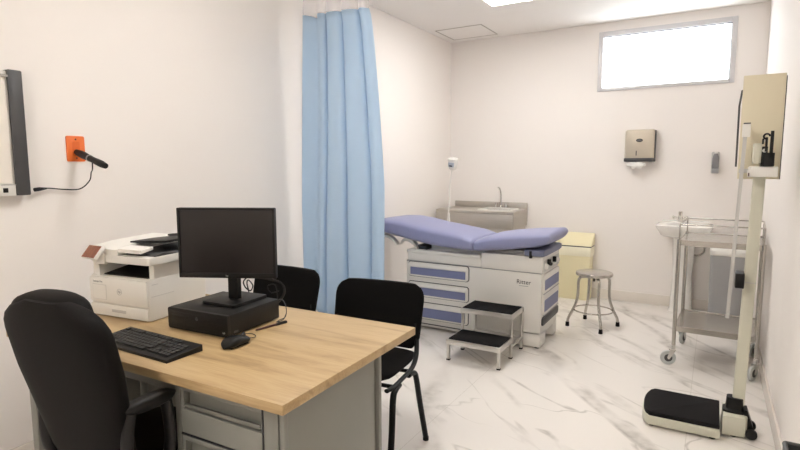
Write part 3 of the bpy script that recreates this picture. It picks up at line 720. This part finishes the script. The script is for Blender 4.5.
# pads
def interp(T_, x):
    for (a, va), (b_, vb) in zip(T_, T_[1:]):
        if x <= b_:
            q = (x-a)/(b_-a); q = max(0, min(1, q)); return va+(vb-va)*q
    return T_[-1][1]
def pad(name, tops, bots, x0, x1, endl, endr, y0=3.765, y1=4.36, lab=None):
    bm = BM(); rings = []; N = 40
    for i in range(N+1):
        q = i/N; q = .5-.5*math.cos(PI*q); x = x0+(x1-x0)*q
        zt, zb = interp(tops, x), interp(bots, x)
        e = 1.
        dl, dr = x-x0, x1-x
        if dl < endl: e = min(e, math.sqrt(max(.04, 1-(1-dl/endl)**2)))
        if dr < endr: e = min(e, math.sqrt(max(.04, 1-(1-dr/endr)**2)))
        c = (zt+zb)/2; hh = (zt-zb)/2*e; hy = (y1-y0)/2-.03*(1-e)
        rings.append(superring((X(x), Y((y0+y1)/2), c), Vector((0, hy, 0)), Vector((0, 0, hh)), 4.2, 48))
    loft(bm, rings); return obj(name, bm, M['bluepad'], ex, angle=70)
pad('back_cushion', [(-2.66, .875), (-2.55, .900), (-2.42, .920), (-2.30, .922), (-2.18, .908), (-2.04, .882), (-1.85, .858), (-1.68, .832), (-1.585, .800)],
    [(-2.66, .80), (-2.42, .80), (-2.30, .775), (-2.18, .752), (-1.95, .716), (-1.75, .704), (-1.585, .702)], -2.60, -1.582, .06, .012)
pad('seat_cushion', [(-1.582, .795), (-1.50, .822), (-1.38, .846), (-1.2, .868), (-1.0, .884)],
    [(-1.582, .702), (-1.45, .715), (-1.25, .740), (-1.10, .766), (-1.0, .800)], -1.578, -.992, .012, .028)
# supports under the raised back
def crescent(pts, th, yc):
    P_ = smooth_path([(a, b_, 0) for a, b_ in pts], 6); n = len(P_)
    inner = [(p.x-ox, p.y-th*math.sin(PI*(.15+.7*k/(n-1)))) for k, p in enumerate(P_)][::-1]
    bm = BM(); prism(bm, [(p.x-ox, p.y) for p in P_]+inner, -.025, .025, FRONT, (0, Y(yc), 0)); return bm
for yc in (3.87, 4.25):
    obj('back_support', crescent([(-2.275, .715), (-2.25, .752), (-2.205, .766), (-2.155, .745), (-2.115, .700), (-2.105, .672)], .030, yc), M['enamel'], ex)
    obj('back_support', crescent([(-2.50, .765), (-2.44, .778), (-2.38, .768), (-2.335, .740), (-2.305, .705)], .022, yc), M['enamel'], ex)
bm = BM(); b2(bm, X(-2.52), X(-2.08), Y(3.95), Y(4.17), .755, .80, .01); obj('back_frame', bm, M['enamel'], ex)
bm = BM(); b2(bm, X(-2.14), X(-2.03), Y(3.87), Y(4.25), .672, .705, .006); obj('hinge_block', bm, M['dkgrey'], ex)
bm = BM(); b2(bm, X(-2.0), X(-1.10), Y(3.90), Y(4.23), .668, .722); obj('cushion_base', bm, M['enamel'], ex)
bm = BM(); b2(bm, X(-1.145), X(-1.125), Y(3.795), Y(3.822), .69, .745, .004); obj('latch', bm, M['blk'], ex)
text('logo', 'Ritter', .047, M['ink'], (X(-1.19), Y(FY-.0012), .500), (R(90), 0, 0), ex)
bm = BM(); b2(bm, X(-1.225), X(-1.155), Y(FY-.0015), Y(FY), .469, .473); obj('logo_underline', bm, M['greyink'], ex)

# ------------------------------------------------------------------ step stool
st = root('step_stool', 'chrome two-tread step stool with black rubber treads before the exam table', 'step stool', (-1.372, 3.54, 0))
Wd = .186; tb = .020
def sq(bm, a, b_, s=tb):   # square tube between two points
    a, b_ = Vector(a), Vector(b_); d = b_-a; L_ = d.length; q = Vector((0, 0, 1)).rotation_difference(d.normalized()).to_matrix() if abs(d.normalized().z) < .999 else Matrix.Identity(3)
    box(bm, (a+b_)/2, (s, s, L_), .003, rot=q)
yf, ym, yb = -.235, .0, .245
for s in (-1, 1):
    for yy, zt in ((yf, .15), (ym+.01, .30), (yb, .30)):
        bm = BM(); b2(bm, s*Wd-tb/2, s*Wd+tb/2, yy-tb/2, yy+tb/2, .008, zt, .003); lg = obj('leg', bm, M['satin'], st)
        bm = BM(); b2(bm, s*Wd-tb/2-.002, s*Wd+tb/2+.002, yy-tb/2-.002, yy+tb/2+.002, 0, .010, .002); obj('foot_cap', bm, M['rubber'], lg)
    bm = BM(); b2(bm, s*Wd-.008, s*Wd+.008, ym, yb, .08, .096, .002); b2(bm, s*Wd-.008, s*Wd+.008, yf, ym, .125, .15, .002); obj('side_rail', bm, M['satin'], st)
bm = BM(); b2(bm, -Wd, Wd, yb-.008, yb+.008, .08, .096, .002); obj('rear_rail', bm, M['satin'], st)
for (y0_, y1_, z) in ((yf-.014, ym+.02, .155), (ym-.006, yb+.012, .322)):
    bm = BM()
    xw = Wd+.014
    b2(bm, -xw, xw, y0_, y0_+.012, z-.036, z, .003); b2(bm, -xw, xw, y1_-.012, y1_, z-.036, z, .003)
    b2(bm, -xw, -xw+.012, y0_+.012, y1_-.012, z-.036, z, .003); b2(bm, xw-.012, xw, y0_+.012, y1_-.012, z-.036, z, .003)
    b2(bm, -xw+.01, xw-.01, y0_+.01, y1_-.01, z-.02, z-.006)
    g = obj('tread_frame', bm, M['satin'], st)
    bm = BM(); b2(bm, -xw+.013, xw-.013, y0_+.016, y1_-.016, z-.008, z+.004, .002)
    for k in range(9):
        yy = y0_+.03+(y1_-y0_-.06)*k/8; b2(bm, -xw+.02, xw-.02, yy-.003, yy+.003, z+.003, z+.0055)
    obj('rubber_tread', bm, M['rubber'], g, label='black ribbed rubber tread')

# ------------------------------------------------------------------ round stool
rs = root('stool', 'round stainless steel stool with four bowed legs and ring', 'stool', (-.835, 4.645, 0))
bm = BM(); lathe(bm, [(.02, .440), (.135, .440), (.147, .444), (.150, .452), (.150, .462), (.145, .470), (.13, .473), (.02, .472)], seg=40); obj('seat', bm, M['steel'], rs)
bm = BM(); lathe(bm, [(.055, .425), (.055, .44), (.012, .44)], seg=20); cyl(bm, (0, 0, .39), (0, 0, .43), .010, 12); obj('screw_post', bm, M['blk'], rs)
for k in range(4):
    a = R(-62+90*k); dx, dy = math.cos(a), math.sin(a)
    bm = BM(); pr_ = [(.03, .428), (.10, .428), (.122, .415), (.130, .38), (.130, .30), (.140, .22), (.170, .14), (.205, .07), (.212, .02)]
    tube(bm, smooth_path([(dx*r_, dy*r_, z) for r_, z in pr_], 5), .0115, 12); lg = obj('leg', bm, M['steel'], rs)
    bm = BM(); lathe(bm, [(.016, 0), (.017, .004), (.015, .036), (.012, .038)], (dx*.212, dy*.212, 0), 14); obj('rubber_foot', bm, M['rubber'], lg)
bm = BM(); tube(bm, [(.157*math.cos(a*PI/24), .157*math.sin(a*PI/24), .142) for a in range(48)], .006, 8, closed=True); obj('footring', bm, M['steel'], rs)

# ------------------------------------------------------------------ pale yellow bin
yb_ = root('waste_bin', 'pale yellow tall waste bin with flap lid against the back wall', 'waste bin', (-1.222, 5.585, 0))
bm = BM(); loft(bm, [superring((0, 0, z), Vector((w_, 0, 0)), Vector((0, d2, 0)), 12, 40) for z, w_, d2 in ((0, .182, .075), (.02, .185, .08), (.44, .190, .083), (.455, .190, .083))]); obj('body', bm, M['yellow'], yb_)
bm = BM(); loft(bm, [superring((0, 0, z), Vector((w_, 0, 0)), Vector((0, d2, 0)), 12, 40) for z, w_, d2 in ((.452, .196, .088), (.460, .199, .091), (.540, .199, .091), (.545, .197, .089))]); lid = obj('lid_rim', bm, M['yellowlt'], yb_)
bm = BM(); prism(bm, [(-.088, .556), (-.084, .566), (.04, .672), (.088, .675), (.088, .556)], -.197, .197, SIDE, bev=.006); obj('flap_lid', bm, M['yellow'], yb_)
bm = BM(); b2(bm, -.192, .192, -.086, .086, .544, .557); obj('lid_gap', bm, M['ink'], yb_)

# ------------------------------------------------------------------ stainless scrub sink in the corner
sk = root('steel_sink', 'stainless steel scrub sink cabinet in the corner behind the exam table', 'sink', (-2.175, 5.435, 0))
sx0, sx1, sy0, sy1 = -.44, .435, -.235, .243
bm = BM(); b2(bm, sx0+.02, sx1-.02, sy0+.02, sy1, .10, .76, .004); obj('cabinet', bm, M['steelh'], sk)
bm = BM(); b2(bm, sx0, sx1, sy0, sy0+.03, .72, .865, .004); b2(bm, sx0+.004, sx1-.004, sy0+.03, sy1, .72, .765); obj('apron', bm, M['steelh'], sk)
bx0, bx1, by0, by1 = .02, .36, -.14, .13
bm = BM()
b2(bm, sx0, bx0, sy0, sy1, .865, .897, .004); b2(bm, bx1, sx1, sy0, sy1, .865, .897, .004); b2(bm, bx0, bx1, sy0, by0, .865, .897, .004); b2(bm, bx0, bx1, by1, sy1, .865, .897, .004)
b2(bm, sx1-.004, sx1, sy0, sy1, .76, .87); b2(bm, sx0, sx0+.004, sy0, sy1, .76, .87)
obj('countertop', bm, M['steelh'], sk)
bm = BM(); b2(bm, bx0-.01, bx1+.01, by0-.01, by1+.01, .77, .775); 
for (a, b_, c, e) in ((bx0-.012, bx0, by0, by1), (bx1, bx1+.012, by0, by1), (bx0, bx1, by0-.012, by0), (bx0, bx1, by1, by1+.012)): b2(bm, a, b_, c, e, .775, .910, .003)
obj('basin', bm, M['white'], sk)
bm = BM(); b2(bm, sx0+.015, sx1, sy1-.018, sy1, .89, .965, .006); obj('backsplash', bm, M['steelh'], sk)
fc = BM(); tube(fc, smooth_path([(.158, .17, .895), (.158, .17, 1.0), (.156, .165, 1.07), (.150, .14, 1.12), (.146, .10, 1.13)], 6), .008, 10); lathe(fc, [(.02, .895), (.018, .915), (.01, .93)], (.158, .17, 0), 16); obj('faucet', fc, M['chrome'], sk)
for s in (.10, .22):
    bm = BM(); lathe(bm, [(.016, .895), (.014, .94), (.018, .942), (.018, .955)], (s, .17, 0), 14); obj('tap_handle', bm, M['chrome'], sk)
for (a, c) in ((sx0+.05, sy0+.05), (sx1-.05, sy0+.05), (sx0+.05, sy1-.05), (sx1-.05, sy1-.05)):
    bm = BM(); cyl(bm, (a, c, 0), (a, c, .11), .02, 14); obj('leg', bm, M['chrome'], sk)

# ------------------------------------------------------------------ examination lamp
el = root('exam_lamp', 'white gooseneck examination lamp standing behind the exam table', 'lamp', (-2.25, 4.75, 0))
bm = BM(); tube(bm, [(0, 0, .06), (0, 0, .90)], .012, 12); obj('pole', bm, M['white'], el)
bm = BM(); tube(bm, smooth_path([(0, 0, .80), (.0, 0, .95), (.004, 0, 1.10), (.016, 0, 1.22), (.035, 0, 1.335)], 8), .0075, 10); lathe(bm, [(.02, .78), (.016, .84), (.009, .88)], (0, 0, 0), 14); obj('gooseneck', bm, M['white'], el)
bm = BM(); rt = Matrix.Rotation(R(12), 3, 'X') @ Matrix.Rotation(R(8), 3, 'Y')
loft(bm, [superring(Vector((.047, -.01, 1.39)) + rt @ Vector((0, 0, z)), rt @ Vector((r_, 0, 0)), rt @ Vector((0, r_*1.05, 0)), 3, 28) for z, r_ in ((-.062, .024), (-.054, .034), (-.02, .040), (.032, .046), (.048, .044), (.055, .036))])
hd = obj('lamp_head', bm, M['white'], el)
bm = BM(); f0 = rt @ Vector((0, -.043, -.005)); box(bm, Vector((.047, -.01, 1.39))+f0, (.060, .012, .044), .004, rot=rt); obj('head_panel', bm, mat('pale_blue_grey', (.42, .47, .53), .4), hd, label='pale blue-grey panel')
bm = BM(); f0 = rt @ Vector((0, -.050, -.015)); box(bm, Vector((.047, -.01, 1.39))+f0, (.03, .004, .012), .001, rot=rt); obj('switch', bm, M['dkgrey'], hd)
for k in range(5):
    a = R(72*k); dx, dy = math.cos(a), math.sin(a)
    bm = BM(); tube(bm, [(0, 0, .075), (dx*.2, dy*.2, .055)], [.018, .012], 10); lg = obj('leg', bm, M['white'], el)
    bm = BM(); lathe(bm, [(.018, -.009), (.022, 0), (.018, .009)], (dx*.2, dy*.2, .022), 14, Matrix.Rotation(a+PI/2, 3, 'Z') @ Matrix.Rotation(R(90), 3, 'Y')); cyl(bm, (dx*.2, dy*.2, .02), (dx*.2, dy*.2, .055), .005, 8); obj('caster', bm, M['dkgrey'], lg)

# ------------------------------------------------------------------ paper towel dispenser
pt = root('paper_towel_dispenser', 'champagne steel paper towel dispenser on the back wall below the window', 'towel dispenser', (-.640, YB, 1.425))
bm = BM(); hw = .132
loft(bm, [[Vector((x, y, z)) for x, y in rrect(-w_, w_, -d2, 0, .018)] for z, w_, d2 in ((.0, hw, .095), (.03, hw, .100), (.25, hw-.003, .105), (.272, hw-.005, .102), (.282, hw-.012, .09))])
cv = obj('cover', bm, M['champ'], pt)
bm = BM(); b2(bm, -hw-.002, hw+.006, -.10, -.004, -.022, .012, .004); b2(bm, hw-.002, hw+.006, -.085, -.002, -.02, .275, .003); obj('chassis', bm, M['dkgrey'], pt)
bm = BM(); prism(bm, [(.030*math.cos(a*PI/14), .180+.016*math.sin(a*PI/14)) for a in range(28)], .1045, .1075, FRONT, bev=.0008); em = obj('emblem', bm, M['ink'], pt, label='dark oval emblem')
bm = BM(); tube(bm, [(.019*math.cos(a*PI/10), -.1078, .180+.007*math.sin(a*PI/10)) for a in range(20)], .0014, 5, closed=True); b2(bm, -.011, .011, -.1085, -.1075, .178, .181); obj('emblem_mark', bm, M['grey'], em)
bm = BM(); b2(bm, -.028, -.020, -.107, -.1005, .035, .082, .002); obj('level_slot', bm, M['ink'], pt)
bm = BM(); rings = []
for i in range(9):
    x = -.105+.165*i/8; s = math.sin(PI*(i+.5)/9)**.5
    rings.append([Vector((x, -.090+.010*math.sin(i*1.1)+.02*math.cos(k*PI/6), -.042-.014*s+.030*s*math.sin(k*PI/6)*(1+.35*math.sin(i*2+k)))) for k in range(12)])
loft(bm, rings); o = obj('paper_towel', bm, M['paper']); o.location = (-.640, YB, 1.424); tag(o, 'crumpled white paper towel hanging out of the dispenser', 'paper towel')

# soap dispenser
so = root('soap_dispenser', 'small grey and white soap dispenser on the back wall near the corner', 'soap dispenser', (-.002, YB, 1.29))
bm = BM(); prism(bm, rrect(-.034, .030, 0, .198, .012), 0, .022, FRONT, bev=.003); obj('back_plate', bm, M['ltgrey'], so)
bm = BM(); loft(bm, [superring((0, -.045, z), Vector((w_, 0, 0)), Vector((0, d2, 0)), 3, 24) for z, w_, d2 in ((.045, .026, .03), (.06, .029, .033), (.14, .027, .030), (.175, .018, .024), (.182, .012, .02))]); obj('reservoir', bm, M['smoke'], so)
bm = BM(); b2(bm, -.026, .026, -.078, -.018, .006, .046, .006); obj('push_bar', bm, M['grey'], so)
bm = BM(); lathe(bm, [(.012, .180), (.012, .196), (.006, .2)], (0, -.035, 0), 14); obj('cap', bm, M['white'], so)

# ------------------------------------------------------------------ pedestal wash basin
ws = root('wash_basin', 'white ceramic pedestal wash basin in the right back corner behind the trolley', 'wash basin', (-.215, YB, 0))
bm = BM()
rings = []
def bring(z, hw_, yf_, n=5): return superring((0, (yf_)/2, z), Vector((hw_, 0, 0)), Vector((0, -yf_/2, 0)), n, 40)
rings = [bring(.705, .11, -.26, 8), bring(.722, .165, -.345, 8), bring(.736, .186, -.372, 8), bring(.775, .205, -.392, 8), bring(.808, .226, -.408, 8), bring(.824, .229, -.41, 8), bring(.827, .224, -.405, 8)]
loft(bm, rings)
# solid top, the hollow is only shaded on by a disc
bm2 = bm
top = rings[-1]
obj('basin', bm2, M['ceramic'], ws)
bm = BM(); loft(bm, [superring((0, -.215, z), Vector((w_, 0, 0)), Vector((0, d2, 0)), 2.6, 36) for z, w_, d2 in ((.8265, .150, .115), (.8275, .152, .117))]); obj('bowl_shade_disc', bm, mat('bowl_shade', (.74, .72, .69), .15), ws)  # flat disc, shade of the basin hollow put into its darker colour
bm = BM(); loft(bm, [superring((0, -.12, z), Vector((w_, 0, 0)), Vector((0, d2, 0)), 3, 28) for z, w_, d2 in ((0, .105, .09), (.03, .095, .085), (.35, .08, .075), (.68, .095, .08), (.705, .10, .09))]); obj('pedestal', bm, M['ceramic'], ws)
bm = BM(); b2(bm, -.20, .20, -.065, 0, .82, .845, .008); obj('tap_ledge', bm, M['ceramic'], ws)
bm = BM(); lathe(bm, [(.022, .84), (.02, .86), (.016, .90), (.018, .93), (.012, .935)], (-.045, -.05, 0), 16); tube(bm, smooth_path([(-.045, -.05, .89), (-.045, -.10, .895), (-.045, -.14, .885)], 5), .009, 10)
for s in (-1, 1): cyl(bm, (-.045, -.05, .872), (-.045+s*.055, -.05, .878), .008, 10); lathe(bm, [(.014, -.006), (.014, .006)], (-.045+s*.058, -.05, .878), 10, Matrix.Rotation(R(90), 3, 'Y'))
obj('faucet', bm, M['chrome'], ws)
bm = BM(); tube(bm, smooth_path([(.03, -.02, .655), (.10, -.03, .665), (.155, -.03, .625), (.165, -.03, .565), (.12, -.03, .525), (.05, -.02, .53)], 8), .008, 10); obj('supply_hose', bm, M['steel'], ws)

# grey bin by the wash basin
gb = root('waste_bin', 'grey metal waste bin with pale lid standing behind the trolley', 'waste bin', (.135, 5.34, 0))
bm = BM(); loft(bm, [superring((0, 0, z), Vector((w_, 0, 0)), Vector((0, d2, 0)), 9, 36) for z, w_, d2 in ((0, .122, .13), (.01, .125, .132), (.60, .132, .14))]); obj('body', bm, M['binmetal'], gb)
bm = BM(); loft(bm, [superring((0, 0, z), Vector((w_, 0, 0)), Vector((0, d2, 0)), 7, 36) for z, w_, d2 in ((.603, .135, .143), (.61, .138, .146), (.645, .136, .144), (.66, .122, .13))]); obj('lid', bm, M['white'], gb)
bm = BM(); lathe(bm, [(.012, 0), (.012, .012)], (.06, -.133, .09), 12, Matrix.Rotation(R(90), 3, 'X')); b2(bm, -.05, .05, -.165, -.125, .012, .025, .003); obj('pedal', bm, M['blk'], gb)

# ------------------------------------------------------------------ trolley
tr = root('trolley', 'stainless steel instrument trolley on casters by the right wall', 'trolley', (.066, 4.235, 0), R(-3))
tw, td = .236, .25
for sx in (-1, 1):
    for sy in (-1, 1):
        x, y = sx*tw, sy*td
        bm = BM(); cyl(bm, (x, y, .135), (x, y, .873), .0125, 14); lg = obj('leg', bm, M['steel'], tr)
        bm = BM(); cyl(bm, (x, y, .86), (x, y, .975), .005, 10); obj('rail_post', bm, M['steel'], lg)
        ang = (R(200) if sy < 0 else R(75)) if (sx < 0) else R(-115)
        ddx, ddy = math.cos(ang)*.03, math.sin(ang)*.03
        bm = BM(); W_ = Matrix.Rotation(ang+PI/2, 3, 'Z') @ Matrix.Rotation(R(90), 3, 'Y')
        lathe(bm, [(.030, -.010), (.046, -.010), (.050, -.006), (.050, .006), (.046, .010), (.030, .010)], (x+ddx, y+ddy, .050), 28, W_)
        cs_ = obj('caster', bm, M['wheel'], lg)
        bm = BM(); lathe(bm, [(.022, -.013), (.026, -.012), (.026, .012), (.022, .013)], (x+ddx, y+ddy, .050), 20, W_); obj('hub', bm, M['dkgrey'], lg)
        bm = BM(); cyl(bm, (x, y, .10), (x, y, .14), .013, 12)
        q = Matrix.Rotation(ang, 3, 'Z')
        for o_ in (-.016, .016):
            prism(bm, [(-.014, .108), (.02, .108), (.038, .055), (.034, .042), (.024, .042)], o_-.0015, o_+.0015, q @ Matrix(((1, 0, 0), (0, 0, -1), (0, 1, 0))), (x, y, 0))
        c0 = q @ Vector((.003, 0, .109)); box(bm, (x+c0.x, y+c0.y, .109), (.034, .035, .004), .001, rz=ang); obj('caster_fork', bm, M['satin'], lg)
def shelf(z, skirt, name='shelf'):
    bm = BM(); a, b_ = tw+.004, td+.004
    b2(bm, -a+.002, a-.002, -b_+.002, b_-.002, z-.004, z-.001)
    for (p0, p1, q0, q1) in ((-a, a, -b_, -b_+.003), (-a, a, b_-.003, b_), (-a, -a+.003, -b_, b_), (a-.003, a, -b_, b_)): b2(bm, p0, p1, q0, q1, z-skirt, z+.004, .001)
    obj(name, bm, M['steel'], tr, smooth=False)
shelf(.866, .034); shelf(.275, .034)
bm = BM(); tube(bm, [(x, y, .975) for x, y in rrect(-tw, tw, -td, td, .02, 5)], .0045, 8, closed=True); obj('guard_rail', bm, M['steel'], tr)

# ------------------------------------------------------------------ physician scale
sc_ = root('medical_scale', 'cream upright medical weighing scale with black platform mat by the right wall', 'scale', (-.08, 3.11, 0))
def SX(v): return v+.08
def SY(v): return v-3.11
bm = BM()
def plate(d_):
    arc = smooth_path([(SX(-.225), SY(3.30)-d_, 0), (SX(-.252)+d_, SY(3.275)-d_, 0), (SX(-.270)+d_, SY(3.20), 0), (SX(-.275)+d_, SY(3.13), 0), (SX(-.270)+d_, SY(3.05), 0), (SX(-.252)+d_, SY(2.98)+d_, 0), (SX(-.225), SY(2.955)+d_, 0)], 4)
    return [(SX(.090)-d_*.4, SY(2.962)+d_), (SX(.090)-d_*.4, SY(3.30)-d_)] + [(p.x, p.y) for p in arc]
pl = plate(0)
prism(bm, pl, .012, .060, bev=.006); obj('platform', bm, M['cream'], sc_)
bm = BM(); pl2 = plate(.005)
prism(bm, pl2, .060, .084, bev=.004); obj('platform_mat', bm, M['rubber'], sc_, label='black rubber platform mat')
bm = BM(); prism(bm, [(SX(.100), SY(3.03)), (SX(.198), SY(3.045)), (SX(.208), SY(3.08)), (SX(.208), SY(3.20)), (SX(.100), SY(3.22))], .010, .112, bev=.008); obj('column_base', bm, M['cream'], sc_)
bm = BM(); loft(bm, [superring((SX(.150), SY(3.125), z), Vector((w_, 0, 0)), Vector((0, d2, 0)), 4, 24) for z, w_, d2 in ((.110, .052, .045), (.122, .052, .045), (.130, .040, .034), (.185, .036, .030))]); obj('collar', bm, M['blk'], sc_)
for k, yy in enumerate((3.06, 3.17)):
    bm = BM(); lathe(bm, [(.014, -.010), (.026, -.008), (.026, .008), (.014, .010)], (SX(.226), SY(yy), .030), 24, Matrix.Rotation(R(90), 3, 'Y') if False else Matrix.Rotation(R(90), 3, 'X')); obj('wheel', bm, M['blk'], sc_)
bm = BM(); prism(bm, [(.19, .14), (.205, .14), (.235, .05), (.235, .02), (.20, .02), (.196, .08)], -SY(3.15)-0.0, -SY(3.08), FRONT, (SX(0), 0, 0)); obj('wheel_bracket', bm, M['blk'], sc_)
for (a, c) in ((-.22, 2.99), (-.22, 3.26), (.06, 2.99), (.06, 3.26), (.15, 3.07), (.15, 3.18)):
    bm = BM(); lathe(bm, [(.014, 0), (.014, .014)], (SX(a), SY(c), 0), 12); obj('foot', bm, M['blk'], sc_)
lean = .020
def cx_(z): return SX(.166)+lean*(z-.18)/1.1
bm = BM(); loft(bm, [superring((cx_(z), SY(3.125), z), Vector((w_, 0, 0)), Vector((0, .017, 0)), 6, 24) for z, w_ in ((.15, .027), (.75, .027), (1.32, .026))]); obj('column', bm, M['cream'], sc_)
bm = BM(); loft(bm, [superring((cx_(.79), SY(3.125), z), Vector((.028, 0, 0)), Vector((0, .018, 0)), 6, 24) for z in (.785, .789)]); obj('column_joint', bm, M['ltgrey'], sc_)
bm = BM(); b2(bm, SX(.096), SX(.268), SY(3.150), SY(3.172), 1.30, 1.803, .003); bd = obj('head_board', bm, M['tan'], sc_, label='tall tan backing board')
bm = BM(); b2(bm, SX(.268), SX(.2715), SY(3.150), SY(3.175), 1.30, 1.79); obj('board_edge', bm, M['dkgrey'], bd)
bm = BM(); b2(bm, SX(.138), SX(.250), SY(3.00), SY(3.15), 1.312, 1.362, .006); b2(bm, SX(.132), SX(.150), SY(3.0), SY(3.03), 1.312, 1.345, .003); hdk = obj('beam_housing', bm, M['white'], sc_)
bm = BM(); b2(bm, SX(.134), SX(.139), SY(2.996), SY(3.002), 1.316, 1.332); obj('red_mark', bm, M['redbrown'], hdk)
bm = BM(); b2(bm, SX(.150), SX(.182), SY(3.01), SY(3.10), 1.375, 1.470, .004); obj('display_box', bm, M['cream'], sc_)
bm = BM(); b2(bm, SX(.186), SX(.232), SY(2.99), SY(3.06), 1.362, 1.425, .003); b2(bm, SX(.182), SX(.206), SY(3.02), SY(3.10), 1.362, 1.455, .003); obj('sliding_weight', bm, M['blk'], sc_, label='black sliding weight')
bm = BM(); b2(bm, SX(.211), SX(.224), SY(2.99), SY(3.01), 1.40, 1.525, .002); obj('lever', bm, M['blk'], sc_)
bm = BM(); tube(bm, [(SX(.197)+.012*math.cos(a*PI/8), SY(3.0), 1.500+.012*math.sin(a*PI/8)) for a in range(14)], .0042, 8); b2(bm, SX(.180), SX(.187), SY(2.995), SY(3.01), 1.465, 1.490, .001); cyl(bm, (SX(.197), SY(3.0), 1.43), (SX(.197), SY(3.0), 1.496), .005, 8); obj('lock_ring', bm, M['blk'], sc_)
for (a, b_, z) in ((.195, .205, 1.482), (.192, .205, 1.435)):
    bm = BM(); lathe(bm, [(.009, 0), (.009, .010)], (SX(a), SY(3.012), z), 14, Matrix.Rotation(R(90), 3, 'X')); obj('dial', bm, M['white'], sc_)
cyb = BM(); b2(cyb, SX(.10), SX(.25), SY(3.12), SY(3.152), 1.33, 1.35); obj('board_bracket', cyb, M['ltgrey'], sc_)
# height rod
bm = BM(); q = Matrix.Rotation(math.atan2(.024, .94), 3, 'Y'); box(bm, (SX(.102), SY(3.01), 1.09), (.016, .006, .94), .001, rot=q); hr = obj('height_rod', bm, M['ltgrey'], sc_, label='pale grey measuring rod')
bm = BM(); b2(bm, SX(.100), SX(.132), SY(2.998), SY(3.03), 1.50, 1.560, .003); b2(bm, SX(.106), SX(.13), SY(3.0), SY(3.15), 1.535, 1.55); obj('rod_bracket', bm, M['white'], hr)
bm = BM(); b2(bm, SX(.103), SX(.131), SY(2.996), SY(3.02), 1.560, 1.566, .001); obj('bracket_cap', bm, M['dkgrey'], hr)
bm = BM(); b2(bm, SX(.112), SX(.150), SY(3.0), SY(3.10), .775, .848, .004); obj('rod_holder', bm, M['blk'], sc_)
bm = BM(); tube(bm, [(SX(.088), SY(3.180), 1.36), (SX(.086), SY(3.18), 1.66), (SX(.094), SY(3.18), 1.735), (SX(.110), SY(3.18), 1.74)], .0045, 8); obj('folded_arm', bm, M['dkgrey'], sc_, label='thin dark folded measuring arm')

# ------------------------------------------------------------------ dark bin by the right wall, near the camera
db = root('waste_bin', 'dark grey open box bin at the foot of the right wall, bottom corner of view', 'waste bin', (.262, 1.58, 0))
bm = BM(); a, b_, hh, th = .058, .175, .60, .006
b2(bm, -a, a, -b_, b_, 0, .008, .002)
b2(bm, -a, -a+th, -b_, b_, .008, hh, .002); b2(bm, a-th, a, -b_, b_, .008, hh, .002); b2(bm, -a+th, a-th, -b_, -b_+th, .008, hh, .002); b2(bm, -a+th, a-th, b_-th, b_, .008, hh, .002)
obj('body', bm, M['dkgrey'], db)
bm = BM(); tube(bm, [(x, y, hh) for x, y in rrect(-a+.003, a-.003, -b_+.003, b_-.003, .006, 3)], .006, 8, closed=True); obj('rim', bm, M['dkgrey'], db)

# ------------------------------------------------------------------ light
w = bpy.data.worlds.new('sky'); SC.world = w; w.use_nodes = True
bg = w.node_tree.nodes['Background']; bg.inputs[0].default_value = (.92, .96, 1., 1); bg.inputs[1].default_value = 6.
pl_ = bpy.data.lights.new('window_portal', 'AREA'); pl_.shape = 'RECTANGLE'; pl_.size = WX1-WX0-.05; pl_.size_y = WZ1-WZ0-.05; pl_.cycles.is_portal = True
po = bpy.data.objects.new('window_portal', pl_); COL.objects.link(po); po.location = ((WX0+WX1)/2, YB+.07, (WZ0+WZ1)/2); po.rotation_euler = (R(-90), 0, 0)

SC.view_settings.view_transform = 'Standard'; SC.view_settings.look = 'None'; SC.view_settings.gamma = 1; SC.view_settings.use_curve_mapping = False
SC.view_settings.exposure = .62
SC.cycles.use_denoising = True
SC.cycles.max_bounces = 10; SC.cycles.diffuse_bounces = 7; SC.cycles.sample_clamp_indirect = 6
